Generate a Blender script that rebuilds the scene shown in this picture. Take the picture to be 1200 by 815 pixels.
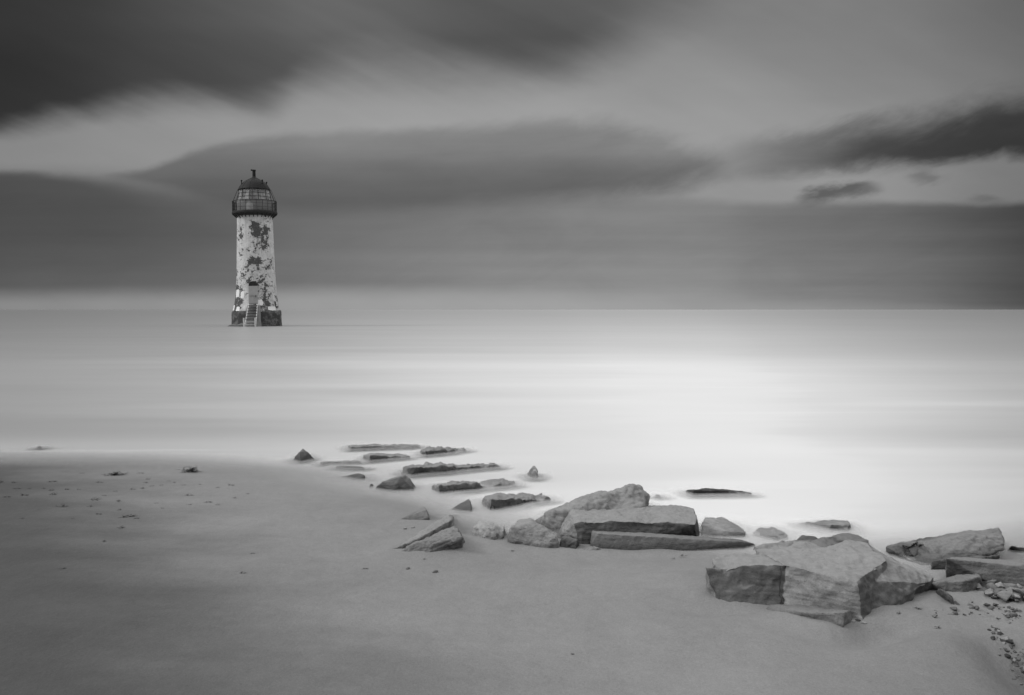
import bpy, bmesh, math, random
import numpy as np
from mathutils import Vector, Matrix, noise
from mathutils.bvhtree import BVHTree

R = math.radians
SC = bpy.context.scene
COL = SC.collection
for o in list(bpy.data.objects):
    bpy.data.objects.remove(o)
rnd = random.Random(7)

# ------------------------------------------------------------------ camera
CAM_H = 1.87
F = 1000.0                                   # focal length in photo pixels (photo 1200 wide)
HOR = 363.0
cam = bpy.data.cameras.new('camera')
cam.sensor_width = 36.0
cam.lens = 36.0 * F / 1200.0
cam.shift_y = -(407.5 - HOR) / 1200.0        # level camera with a dropped lens
cam.clip_start = 0.05
cam.clip_end = 80000
cam_o = bpy.data.objects.new('camera', cam)
cam_o.location = (0, 0, CAM_H)
cam_o.rotation_euler = (R(90), 0, 0)
COL.objects.link(cam_o)
SC.camera = cam_o


def lin(h):
    s = h / 255.0
    return s / 12.92 if s <= 0.04045 else ((s + 0.055) / 1.055) ** 2.4


# ------------------------------------------------------------------ node expression helper
class G:
    """wraps one node tree; E wraps a scalar socket or constant"""
    def __init__(self, nt):
        self.nt = nt

    def node(self, t, **kw):
        n = self.nt.nodes.new(t)
        for k, v in kw.items():
            setattr(n, k, v)
        return n

    def put(self, sock, v):
        if isinstance(v, E):
            v = v.s
        if isinstance(v, bpy.types.NodeSocket):
            self.nt.links.new(v, sock)
        else:
            sock.default_value = v

    def math(self, op, *a, clamp=False):
        n = self.node('ShaderNodeMath', operation=op)
        n.use_clamp = clamp
        for i, v in enumerate(a):
            self.put(n.inputs[i], v)
        return E(self, n.outputs[0])

    def step(self, e, a, b, lo=0.0, hi=1.0):
        """smoothstep from a to b"""
        n = self.node('ShaderNodeMapRange', interpolation_type='SMOOTHSTEP')
        for i, v in enumerate((e, a, b, lo, hi)):
            self.put(n.inputs[i], v)
        return E(self, n.outputs[0])

    def vec(self, x, y, z=0.0):
        n = self.node('ShaderNodeCombineXYZ')
        for i, v in enumerate((x, y, z)):
            self.put(n.inputs[i], v)
        return n.outputs[0]

    def noise(self, v, scale=1.0, detail=3.0, rough=0.5, dist=0.0):
        n = self.node('ShaderNodeTexNoise')
        self.put(n.inputs['Vector'], v)
        n.inputs['Scale'].default_value = scale
        n.inputs['Detail'].default_value = detail
        n.inputs['Roughness'].default_value = rough
        n.inputs['Distortion'].default_value = dist
        return E(self, n.outputs[0])

    def voronoi(self, v, scale=1.0, feature='F1', rnd_=1.0):
        n = self.node('ShaderNodeTexVoronoi', feature=feature)
        self.put(n.inputs['Vector'], v)
        n.inputs['Scale'].default_value = scale
        n.inputs['Randomness'].default_value = rnd_
        return E(self, n.outputs['Distance'])

    def curve(self, e, pts):
        """piecewise curve y(x) through pts; smooth"""
        pts = sorted(pts)
        x0, x1 = pts[0][0], pts[-1][0]
        ys = [p[1] for p in pts]
        y0, y1 = min(ys), max(ys)
        if y1 - y0 < 1e-9:
            return E(self, y0)
        n = self.node('ShaderNodeFloatCurve')
        c = n.mapping.curves[0]
        npts = [((p[0] - x0) / (x1 - x0), (p[1] - y0) / (y1 - y0)) for p in pts]
        c.points[0].location = npts[0]
        c.points[1].location = npts[-1]
        for p in npts[1:-1]:
            c.points.new(*p)
        for p in c.points:
            p.handle_type = 'AUTO_CLAMPED'
        n.mapping.use_clip = True
        n.mapping.update()
        t = self.math('MULTIPLY_ADD', e, 1.0 / (x1 - x0), -x0 / (x1 - x0), clamp=True)
        self.put(n.inputs['Value'], t)
        return E(self, n.outputs[0]) * (y1 - y0) + y0

    def mix(self, f, a, b):
        f, a, b = E(self, f), E(self, a), E(self, b)
        return a + (b - a) * f


class E:
    def __init__(self, g, s):
        self.g = g
        self.s = s.s if isinstance(s, E) else s

    def __add__(self, o): return self.g.math('ADD', self, o)
    def __radd__(self, o): return self.g.math('ADD', o, self)
    def __sub__(self, o): return self.g.math('SUBTRACT', self, o)
    def __rsub__(self, o): return self.g.math('SUBTRACT', o, self)
    def __mul__(self, o): return self.g.math('MULTIPLY', self, o)
    def __rmul__(self, o): return self.g.math('MULTIPLY', o, self)
    def __neg__(self): return self.g.math("MULTIPLY", self, -1.0)
    def __truediv__(self, o): return self.g.math('DIVIDE', self, o)


# ------------------------------------------------------------------ sky
SUN_AZ = -98.0      # degrees clockwise from +Y: light comes from the left
SUN_EL = 38.0
world = bpy.data.worlds.new('World')
SC.world = world
world.use_nodes = True
nt = world.node_tree
nt.nodes.clear()
g = G(nt)
tc = g.node('ShaderNodeTexCoord')
sep = g.node('ShaderNodeSeparateXYZ')
nt.links.new(tc.outputs['Generated'], sep.inputs[0])
dx, dy, dz = (E(g, sep.outputs[i]) for i in range(3))
yy = g.math('MAXIMUM', dy, 0.25)
X = dx / yy                       # azimuth-like
Z = dz / yy                       # elevation-like
PX = X * 1000.0 + 600.0
PY = Z * -1000.0 + 363.0
# wisps: fine turbulent warp and long streaks blown by the wind over the exposure
wA = g.noise(g.vec(X * 5.0, Z * 12.0), 1.0, 5.0, 0.55) - 0.5
wB = g.noise(g.vec(X * 16.0, Z * 40.0, 3.0), 1.0, 4.0, 0.6) - 0.5
al = X * 0.91 - Z * 0.41          # along the streaks of the upper cloud
ac = X * 0.41 + Z * 0.91
stq = g.noise(g.vec(al * 1.6, ac * 10.0, 7.0), 1.0, 4.0, 0.55) - 0.5
sm = g.noise(g.vec(X * 2.2, Z * 7.0, 4.0), 1.0, 6.0, 0.6, 0.3) - 0.5
fl, fc = X * 0.95 + Z * 0.31, Z * 0.95 - X * 0.31          # along / across the feathers of the right cloud
fe = g.noise(g.vec(fl * 7.0, fc * 26.0, 11.0), 1.0, 6.0, 0.62, 0.5) - 0.5
cu = g.noise(g.vec(fl * 11.0, fc * 27.0, 21.0), 1.0, 6.0, 0.6, 0.35) - 0.5
mot = g.noise(g.vec(X * 7.0, Z * 20.0 - X * 3.0, 31.0), 1.0, 5.0, 0.6, 0.6) - 0.5
band = g.noise(g.vec(X * 1.2, Z * 26.0, 1.0), 1.0, 4.0, 0.55) - 0.5

skytex = g.node('ShaderNodeTexSky', sky_type='NISHITA')
skytex.sun_disc = False
skytex.sun_elevation = R(SUN_EL)
skytex.sun_rotation = R(SUN_AZ)
bw = g.node('ShaderNodeRGBToBW')
nt.links.new(skytex.outputs[0], bw.inputs[0])
nishita = E(g, bw.outputs[0])


def layer(base, top, bot, st, sb, val, warp=20.0, strength=1.0, extra=None, wob=None):
    """one cloud bank: between the curves top and bot (photo-height units), soft edges st / sb"""
    w = (wA * 1.0 + wB * 0.45) * warp if wob is None else wob
    t = PY + w - g.curve(PX, top)
    b = g.curve(PX, bot) - (PY + w * 0.6)
    m = g.step(t, -st * 0.5, st * 0.5) * g.step(b, -sb * 0.5, sb * 0.5)
    if extra is not None:
        m = m * extra
    return g.mix(m * strength, base, val)


def hexc(pts):
    return [(p[0], lin(p[1])) for p in pts]


# clear gaps: thin bright veil
gap = g.curve(PY, hexc([(-80, 0x7c), (0, 0x7e), (60, 0x86), (110, 0x8e), (170, 0x96), (230, 0x92), (300, 0x88), (340, 0x96), (363, 0x98)]))
gap = gap * g.curve(PX, [(-200, .72), (0, .76), (150, .87), (350, .98), (620, 1.1), (800, 1.02), (1000, .92), (1200, .72), (1400, .6)])
gap = gap * 1.06 * (1.0 + stq * 0.30 + wA * 0.16 + sm * 0.15)
L = gap
# wide low bank behind everything
valD = g.curve(PX, hexc([(-100, 0x4c), (0, 0x54), (200, 0x62), (400, 0x72), (600, 0x7f), (750, 0x82), (900, 0x78), (1050, 0x68), (1200, 0x4a)]))
valD = valD * g.curve(PY, [(220, .98), (262, .96), (290, .98), (325, 1.12), (345, 1.28), (363, 1.45)]) * (1.0 + band * g.curve(PX, [(200, .4), (700, .5), (1100, .85)]) + sm * 0.3 + mot * .3)
L = layer(L, [(-200, 205), (0, 210), (150, 212), (300, 222), (600, 228), (720, 230), (860, 236), (960, 240), (1200, 238), (1400, 235)],
          [(-200, 346), (150, 346), (350, 343), (600, 344), (900, 358), (1200, 368)], g.curve(PX, [(-200, 40), (500, 52), (720, 36), (880, 15), (1200, 11)]), 26, valD, warp=14)
# left dark bank
valC = g.curve(PX, hexc([(-200, 0x40), (0, 0x49), (120, 0x4d), (230, 0x58), (360, 0x68)])) * (1.0 + band * 0.4 + wA * 0.25 + sm * 0.3 + mot * .15)
L = layer(L, [(-200, 205), (0, 203), (60, 207), (130, 219), (200, 236), (300, 246), (420, 250)],
          [(-200, 300), (0, 310), (200, 310), (420, 300)], g.curve(PX, [(-100, 12), (60, 16), (180, 44), (420, 60)]), 80, valC, warp=14, extra=g.step(PX, 500, 250))
# lens shaped cloud
valB = g.curve(PY, hexc([(138, 0x8c), (170, 0x80), (200, 0x6d), (232, 0x5e), (260, 0x68)])) * \
    g.curve(PX, [(150, .86), (260, .88), (420, 1.0), (650, 1.03), (850, 1.15)]) * (1.0 + wA * 0.34 + band * 0.35 + sm * 0.4 + mot * g.curve(PX, [(250, .12), (600, .3), (850, .7)]))
L = layer(L, [(120, 212), (170, 200), (205, 186), (245, 171), (330, 161), (420, 155), (520, 150), (590, 145), (650, 138), (700, 142), (770, 158), (820, 178), (860, 205)],
          [(120, 207), (200, 222), (300, 246), (450, 252), (560, 244), (640, 238), (740, 228), (830, 208), (880, 195)], g.curve(PX, [(150, 15), (420, 15), (640, 24), (760, 38), (880, 50)]),
          g.curve(PX, [(150, 14), (300, 24), (600, 40), (880, 34)]), valB, wob=wA * 18.0 + wB * 10.0 + cu * g.curve(PX, [(200, 11), (500, 10), (600, 22), (700, 36), (800, 52)]) + fe * g.curve(PX, [(300, 2), (640, 6), (800, 22)]))
# feathery middle wisps joining lens cloud and right cloud
valM = g.curve(PX, hexc([(780, 0x7c), (900, 0x66), (1000, 0x54)])) * (1.0 + fe * 0.5 + mot * 1.1 + cu * .3)
L = layer(L, [(760, 192), (860, 172), (940, 154), (1040, 140)], [(760, 208), (860, 208), (940, 202), (1060, 196)], 34, 26, valM,
          wob=wA * 40.0 + fe * 24.0 + cu * 44.0, extra=g.step(PX, 790, 930) * g.step(PX, 1090, 1000), strength=.72)
# right dark cloud
valE = g.curve(PX, hexc([(860, 0x62), (940, 0x54), (1040, 0x40), (1130, 0x37), (1250, 0x34)])) * \
    g.curve(PY, [(100, 1.6), (150, 1.15), (175, 0.95), (195, 1.2)]) * (1.0 + fe * .3 + sm * .3 + mot * .55)
L = layer(L, [(900, 190), (960, 170), (1010, 157), (1060, 143), (1130, 126), (1200, 112), (1300, 98), (1600, 85)],
          [(900, 190), (960, 193), (1040, 192), (1120, 188), (1200, 183), (1600, 186)], 58, 24, valE, wob=wA * 30.0 + fe * 20.0 + cu * 52.0, extra=g.step(PX, 880, 1020))
# small ragged clouds under it
ww = wA * 36.0 + wB * 26.0 + cu * 46.0
L = layer(L, [(910, 238), (950, 226), (985, 220), (1015, 217), (1045, 230)], [(910, 236), (950, 238), (1000, 236), (1045, 230)], 16, 16,
          E(g, lin(0x4e)), wob=ww, extra=g.step(PX + ww, 905, 960) * g.step(PX + ww, 1050, 1010), strength=.85)
L = layer(L, [(1060, 203), (1085, 198), (1105, 206)], [(1060, 210), (1085, 216), (1105, 210)], 18, 16, E(g, lin(0x62)), wob=ww,
          extra=g.step(PX + ww, 1050, 1080) * g.step(PX + ww, 1120, 1090), strength=.6)
L = layer(L, [(1130, 233), (1152, 227), (1175, 233)], [(1130, 236), (1175, 237)], 10, 10, E(g, lin(0x58)), wob=ww * .5,
          extra=g.step(PX + ww, 1110, 1150) * g.step(PX + ww, 1195, 1155), strength=.5)
# upper dark cloud streaming across the top left
wobA = stq * 112.0 + wA * 60.0 + sm * 20.0
valA = g.curve(PX, hexc([(-300, 0x24), (0, 0x29), (80, 0x31), (180, 0x42), (300, 0x50), (420, 0x5a), (540, 0x54), (650, 0x50), (760, 0x5e), (860, 0x6c)])) * \
    g.curve(PY, [(-100, 1.15), (0, 1.25), (50, 1.05), (100, .95), (150, 1.1)]) * (1.0 + stq * 0.75 + sm * .25)
L = layer(L, [(-300, -900), (1000, -900)],
          [(-300, 175), (0, 150), (60, 138), (150, 122), (230, 120), (300, 128), (360, 96), (450, 78), (540, 84), (620, 84), (700, 66), (780, 34), (840, 0), (900, -60), (1000, -160)],
          10, g.curve(PX, [(0, 40), (250, 60), (500, 90), (900, 90)]), valA, wob=wobA)
# right upper darkening veil
L = L * g.step(PX, 1020, 1290, 1.0, 0.80)
# thin line of brightness at the horizon on the left half
L = L * (1.0 + band * 0.06)
# high sky over the frame: thin cloud, brightening to the zenith, brighter over the sea on the right
hi = g.step(dz, 0.345, 0.66)
zen = 1.0 + 0.35 * dx + (g.noise(tc.outputs['Generated'], 2.2, 3.0) - 0.5) * 0.5
L = g.mix(hi, L, zen * 1.32)
# behind the camera: plain grey overcast, brightening upward
back = g.step(dy, 0.25, -0.25)
beh = g.mix(g.step(dz, 0.05, 0.85), 0.14, 1.3)
L = g.mix(back, L, beh)
# unseen low sky on the right, dimmed to keep right-hand faces dark
L = L * (1.0 - g.step(dx, .52, .85) * g.step(dz, .75, .30) * .5)
# below the horizon (never seen past the sea)
L = g.mix(g.step(dz, -0.01, -0.05), L, 0.2)
# the clear-sky radiance shows faintly through the veil
BG = 0.1
tot = L * (0.94 / BG) + g.math('MINIMUM', nishita, 10.0) * 0.03
comb = g.node('ShaderNodeCombineColor')
for i in range(3):
    g.put(comb.inputs[i], tot)
bgn = g.node('ShaderNodeBackground')
bgn.inputs['Strength'].default_value = BG
nt.links.new(comb.outputs[0], bgn.inputs['Color'])
out = g.node('ShaderNodeOutputWorld')
nt.links.new(bgn.outputs[0], out.inputs['Surface'])
world.cycles.sampling_method = 'MANUAL'
world.cycles.sample_map_resolution = 1024

sun = bpy.data.lights.new('sun', 'SUN')
sun.energy = 1.7
sun.angle = R(22)
sun.color = (1.0, 1.0, 1.0)
sun_o = bpy.data.objects.new('sun', sun)
az, el = R(SUN_AZ), R(SUN_EL)
dirs = Vector((math.sin(az) * math.cos(el), math.cos(az) * math.cos(el), math.sin(el)))
sun_o.rotation_euler = dirs.to_track_quat('Z', 'Y').to_euler()
sun_o.location = (-20, 0, 30)
COL.objects.link(sun_o)

SC.view_settings.view_transform = 'Standard'
SC.view_settings.look = 'None'
SC.view_settings.exposure = 0.0
SC.view_settings.gamma = 1.0
SC.view_settings.use_curve_mapping = False
SC.render.engine = 'CYCLES'
SC.cycles.max_bounces = 8
SC.cycles.diffuse_bounces = 5
SC.cycles.glossy_bounces = 3
SC.cycles.transparent_max_bounces = 24
SC.cycles.use_denoising = True
SC.cycles.caustics_reflective = False
SC.cycles.caustics_refractive = False


# ------------------------------------------------------------------ small helpers
def link(o, parent=None):
    COL.objects.link(o)
    if parent is not None:
        o.parent = parent
    return o


def tag(o, label=None, cat=None, group=None, kind=None):
    if label: o['label'] = label
    if cat: o['category'] = cat
    if group: o['group'] = group
    if kind: o['kind'] = kind
    return o


def mesh_obj(name, verts, faces, m=None, parent=None, smooth=False):
    me = bpy.data.meshes.new(name)
    me.from_pydata(verts, [], faces)
    me.update()
    if m: me.materials.append(m)
    if smooth:
        me.polygons.foreach_set('use_smooth', [True] * len(me.polygons))
    return link(bpy.data.objects.new(name, me), parent)


def bm_obj(name, bm, m=None, parent=None, smooth=False, fix=True):
    me = bpy.data.meshes.new(name)
    if fix: bmesh.ops.recalc_face_normals(bm, faces=bm.faces)
    bm.to_mesh(me)
    bm.free()
    if m: me.materials.append(m)
    if smooth:
        me.polygons.foreach_set('use_smooth', [True] * len(me.polygons))
    return link(bpy.data.objects.new(name, me), parent)


def grey(v):
    return (v, v, v, 1.0)


def new_mat(name):
    m = bpy.data.materials.new(name)
    m.use_nodes = True
    n = m.node_tree
    n.nodes.clear()
    gg = G(n)
    b = gg.node('ShaderNodeBsdfPrincipled')
    o = gg.node('ShaderNodeOutputMaterial')
    n.links.new(b.outputs[0], o.inputs['Surface'])
    return m, gg, b, o


def grey_of(gg, e):
    c = gg.node('ShaderNodeCombineColor')
    for i in range(3):
        gg.put(c.inputs[i], e)
    return c.outputs[0]


def bump(gg, b, h, strength=0.4, dist=0.01):
    n = gg.node('ShaderNodeBump')
    n.inputs['Strength'].default_value = strength
    n.inputs['Distance'].default_value = dist
    gg.put(n.inputs['Height'], h)
    gg.nt.links.new(n.outputs[0], b.inputs['Normal'])


def plain(name, v, rough=0.7, spec=0.3, metal=0.0, var=0.25, scale=4.0):
    m, gg, b, o = new_mat(name)
    t = gg.node('ShaderNodeTexCoord')
    n = gg.noise(t.outputs['Object'], scale, 5.0, 0.6)
    gg.put(b.inputs['Base Color'], grey_of(gg, (n - 0.5) * (2 * var * v) + v))
    b.inputs['Roughness'].default_value = rough
    b.inputs['Specular IOR Level'].default_value = spec
    b.inputs['Metallic'].default_value = metal
    bump(gg, b, gg.noise(t.outputs['Object'], scale * 6, 4.0, 0.6), 0.3, 0.02)
    return m


# ------------------------------------------------------------------ the beach
SH = np.array([(-40, 12.5), (-14, 10.9), (-6.2, 10.30), (-4.6, 10.2), (-3.15, 9.84), (-2.6, 9.5), (-1.77, 8.82), (-1.1, 8.45), (-.55, 7.95),
               (-.25, 7.35), (0.0, 7.05), (0.7, 6.95), (1.5, 6.8), (2.0, 6.55), (2.6, 6.35), (3.3, 6.25), (3.9, 6.35), (4.8, 6.7), (9, 8.0), (40, 9.5)])


def shore(x):
    return np.interp(x, SH[:, 0], SH[:, 1])


def gauss(x, y, cx, cy, rx, ry, rot=0.0):
    c, s = math.cos(rot), math.sin(rot)
    u = ((x - cx) * c + (y - cy) * s) / rx
    v = (-(x - cx) * s + (y - cy) * c) / ry
    return np.exp(-(u * u + v * v))


def sst(t, a, b):
    t = np.clip((t - a) / (b - a), 0, 1)
    return t * t * (3 - 2 * t)


def ground(x, y):
    x = np.asarray(x, float)
    y = np.asarray(y, float)
    s = sum(shore(x + d) for d in (-.5, -.25, 0, .25, .5)) / 5.0
    t = (s - y) * 0.9
    land = 0.052 * t / (1 + np.maximum(t, 0) * 0.035)
    sea = -1.1 * (1 - np.exp(np.minimum(t, 0) * 0.052))
    z = np.where(t > 0, land, sea)
    near = np.exp(-(np.maximum(np.hypot(x, y - 5) - 12, 0) / 8) ** 2)
    und = 0.010 * np.sin(x * 1.7 + 0.6 * np.sin(y * 1.1)) * np.sin(y * 1.3 + .7) + 0.006 * np.sin(x * 3.9 + y * 2.3) + 0.004 * np.sin(y * 6.1 - x * 2.2)
    z = z + und * near * sst(t, -0.1, 1.0)
    # drift of sand against the big block and scours around it
    z = z + 0.055 * gauss(x, y, 1.22, 5.6, .34, .45, .5)
    z = z - 0.075 * gauss(x, y, 2.02, 4.74, .28, .12, .55) - 0.03 * gauss(x, y, 1.30, 5.07, .28, .08, .1)
    z = z + 0.035 * gauss(x, y, 2.32, 4.55, .30, .13, .35) + 0.05 * gauss(x, y, 2.28, 4.95, .22, .14, .2)
    # the rounded bank on the right falls to a lower shelf of pebbles
    lip = 2.36 + (4.35 - y) * (-0.22) + 0.05 * np.sin(y * 4.0)
    fall = sst(x - lip, -0.12, 0.42) * sst(y, 5.0, 4.2)
    z = z - 0.20 * fall * sst(y, 1.0, 2.2)
    z = z + 0.022 * gauss(x, y, 2.38, 4.33, .12, .34, -.1)
    rgh = sst(x - .25 * (y - 4.0), 2.1, 2.7) * sst(y, 6.2, 5.6) * sst(y, 2.5, 3.2)
    z = z + rgh * (.010 * np.sin(x * 23 + 3 * np.sin(y * 17)) * np.sin(y * 31 + 2 * np.sin(x * 19)) + .006 * np.sin(x * 57 + y * 23) * np.sin(y * 61 - x * 31))
    return z


def gz(x, y):
    return float(ground(x, y))


def axis(lo, hi, d, far, grow=1.22):
    a = list(np.arange(lo, hi + d * .5, d))
    s = d
    v = a[-1]
    while v < far:
        s *= grow
        v += s
        a.append(v)
    s = d
    v = a[0]
    pre = []
    while v > -far:
        s *= grow
        v -= s
        pre.append(v)
    return np.array(pre[::-1] + a)


def grid_obj(name, xs, ys, zf, m):
    gx, gy = np.meshgrid(xs, ys)
    z = zf(gx, gy)
    v = np.stack([gx.ravel(), gy.ravel(), z.ravel()], 1)
    nx, ny = len(xs), len(ys)
    i = (np.arange(ny - 1)[:, None] * nx + np.arange(nx - 1)[None, :]).ravel()
    f = np.stack([i, i + 1, i + nx + 1, i + nx], 1)
    me = bpy.data.meshes.new(name)
    me.vertices.add(len(v))
    me.vertices.foreach_set('co', v.ravel())
    me.loops.add(f.size)
    me.loops.foreach_set('vertex_index', f.ravel().astype(np.int32))
    me.polygons.add(len(f))
    me.polygons.foreach_set('loop_start', np.arange(0, f.size, 4, dtype=np.int32))
    me.polygons.foreach_set('use_smooth', np.ones(len(f), bool))
    me.update(calc_edges=True)
    me.materials.append(m)
    return link(bpy.data.objects.new(name, me))


# sand material -------------------------------------------------
m_sand, gg, b, o = new_mat('sand')
tcs = gg.node('ShaderNodeTexCoord')
pos = tcs.outputs['Object']
sp = gg.node('ShaderNodeSeparateXYZ')
gg.nt.links.new(pos, sp.inputs[0])
sx, sy, sz = (E(gg, sp.outputs[i]) for i in range(3))
fine = gg.noise(pos, 170.0, 2.0, 0.7)
mid = gg.noise(pos, 14.0, 5.0, 0.6)
big = gg.noise(gg.vec(sx * 0.7, sy * 1.4, 0.0), 1.0, 4.0, 0.55)
# light fall-off to the left corner painted into the sand; wet by the sea
corner_dim = gg.step(sx + (sy - 4.0) * .68 + (big - 0.5) * 1.6, 0.4, -2.3)
wet = gg.step(sz + (mid - 0.5) * 0.012, 0.035, 0.0)
corner_dim2 = gg.step(sx - (sy - 4.0) * .5 + (big - 0.5) * 1.2, 1.1, 2.9) * gg.step(sy, 5.2, 4.2)  # right-hand corner's light fall-off, painted in the same way
alb = gg.mix(corner_dim, 0.198, 0.064)
alb = gg.mix(corner_dim2, alb, alb * .62)
alb = alb * (1.0 + (big - 0.5) * 0.25 + (mid - 0.5) * 0.22 + (fine - 0.5) * 0.6 + (gg.noise(pos, 75.0, 2.0, .6) - .5) * .35)
# faint drainage rills and a mottled skin of drying sand
rill = gg.noise(gg.vec(sx * 5.0 + (big - .5) * 4.0, sy * 1.1 + (big - .5) * 2.0, 3.0), 1.0, 4.0, 0.6, 0.5)
dry = gg.noise(pos, 3.2, 5.0, 0.65, 0.6)
alb = alb * (1.0 + (rill - .5) * .18 + (dry - .5) * .22)
speck = gg.step(gg.noise(pos, 60.0, 2.0, 0.5), 0.70, 0.78)
alb = alb * (1.0 - speck * 0.25)
gg.put(b.inputs['Base Color'], grey_of(gg, alb))
gg.put(b.inputs['Roughness'], gg.mix(wet, 0.8, 0.62))
b.inputs['Specular IOR Level'].default_value = 0.2
bump(gg, b, fine * 0.25 + gg.noise(pos, 45.0, 4.0, 0.6) * 0.5 + mid * 1.2 + rill * 1.6, 0.4, 0.014)

# water material ------------------------------------------------
m_water, gg, b, o = new_mat('sea_water')
tcs = gg.node('ShaderNodeTexCoord')
pos = tcs.outputs['Object']
sp = gg.node('ShaderNodeSeparateXYZ')
gg.nt.links.new(pos, sp.inputs[0])
sx, sy, sz = (E(gg, sp.outputs[i]) for i in range(3))
# foam left by the surf, thin offshore; fan paints in light falling off sideways
rel = sx / gg.math('MAXIMUM', sy, 4.0)
n1 = gg.noise(gg.vec(sx * 0.05, sy * 0.22, 0.0), 1.0, 4.0, 0.55) - 0.5
n2 = gg.noise(gg.vec(sx * 0.16, sy * .8 + sx * .06 + n1 * 2.5, 2.0), 1.0, 4.0, 0.5, 0.4) - 0.5
n3 = gg.noise(gg.vec(sx * 0.02, sy * 0.05 + sx * .008, 5.0), 1.0, 5.0, 0.62) - 0.5
n4 = gg.noise(gg.vec(sx * 0.09 + n1 * 0.4, sy * 0.62, 8.0), 1.0, 3.0, 0.5)
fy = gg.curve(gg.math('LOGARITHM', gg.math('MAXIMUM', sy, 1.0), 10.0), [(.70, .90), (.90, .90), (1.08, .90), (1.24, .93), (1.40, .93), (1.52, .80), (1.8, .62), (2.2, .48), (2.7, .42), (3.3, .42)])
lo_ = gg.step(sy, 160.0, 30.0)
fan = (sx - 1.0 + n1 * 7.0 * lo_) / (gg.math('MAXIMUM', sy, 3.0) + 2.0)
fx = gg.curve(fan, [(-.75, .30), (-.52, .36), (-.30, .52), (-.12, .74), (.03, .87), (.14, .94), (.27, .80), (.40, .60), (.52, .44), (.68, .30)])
# swash on the left runs up in a pale strip along the sand
sw = gg.step(gg.math('ABSOLUTE', sy - 11.3 + n1 * 1.2), 1.9, 0.2) * gg.step(sx, 1.0, -3.0)
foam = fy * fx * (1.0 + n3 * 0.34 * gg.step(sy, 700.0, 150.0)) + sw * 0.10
streak = gg.step(n4, .60, .78) * gg.step(sy, 40.0, 16.0)
# crests that broke again and again in the same place leave pale lines
for c0_, sl_, wd_, xa_, xb_, am_ in ((11.42, .0, .07, -3.2, -4.8, 1.3), (11.9, -.10, .9, 2.0, 5.5, .9), (17.2, -.03, .9, 5.0, 9.0, .7), (20.5, .02, 1.1, 6.0, 11.0, .4)):
    streak = streak + gg.step(gg.math('ABSOLUTE', sy - sx * sl_ - c0_ + n1 * 1.3 + n2 * .5), wd_, 0.0) * gg.step(sx, xa_, xb_) * am_
foam = foam * 0.90 + (n2 * 0.04 + n1 * 0.09) * lo_ + streak * 0.075
foam = gg.math('MINIMUM', gg.math('MAXIMUM', foam, 0.03), 1.0)
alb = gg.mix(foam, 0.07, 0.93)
at = gg.node('ShaderNodeAttribute', attribute_name='veil')
alb = gg.math('MINIMUM', alb + (1.0 - E(gg, at.outputs['Fac'])) * 0.07, 0.985)
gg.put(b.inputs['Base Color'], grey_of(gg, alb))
b.inputs['Roughness'].default_value = 0.36
b.inputs['IOR'].default_value = 1.33
b.inputs['Specular IOR Level'].default_value = 0.5
hb = gg.noise(gg.vec(sx * 0.5, sy * 1.6, 9.0), 1.0, 4.0, 0.6)
bump(gg, b, hb, 0.15, 0.05)
tr = gg.node('ShaderNodeBsdfTransparent')
mx = gg.node('ShaderNodeMixShader')
gg.nt.links.new(at.outputs['Fac'], mx.inputs[0])
gg.nt.links.new(tr.outputs[0], mx.inputs[1])
gg.nt.links.new(b.outputs[0], mx.inputs[2])
gg.nt.links.new(mx.outputs[0], o.inputs['Surface'])

xs = axis(-7.0, 5.4, 0.04, 30000, 1.16)
ys = axis(2.2, 11.5, 0.035, 30000, 1.16)
sand = grid_obj('sand', xs, ys, lambda x, y: np.where(y > 60, -1.3, ground(x, y)) - sst(y, 200, 3000) * 8 - sst(np.abs(x), 400, 3000) * 0, m_sand)
tag(sand, kind='structure')

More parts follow.
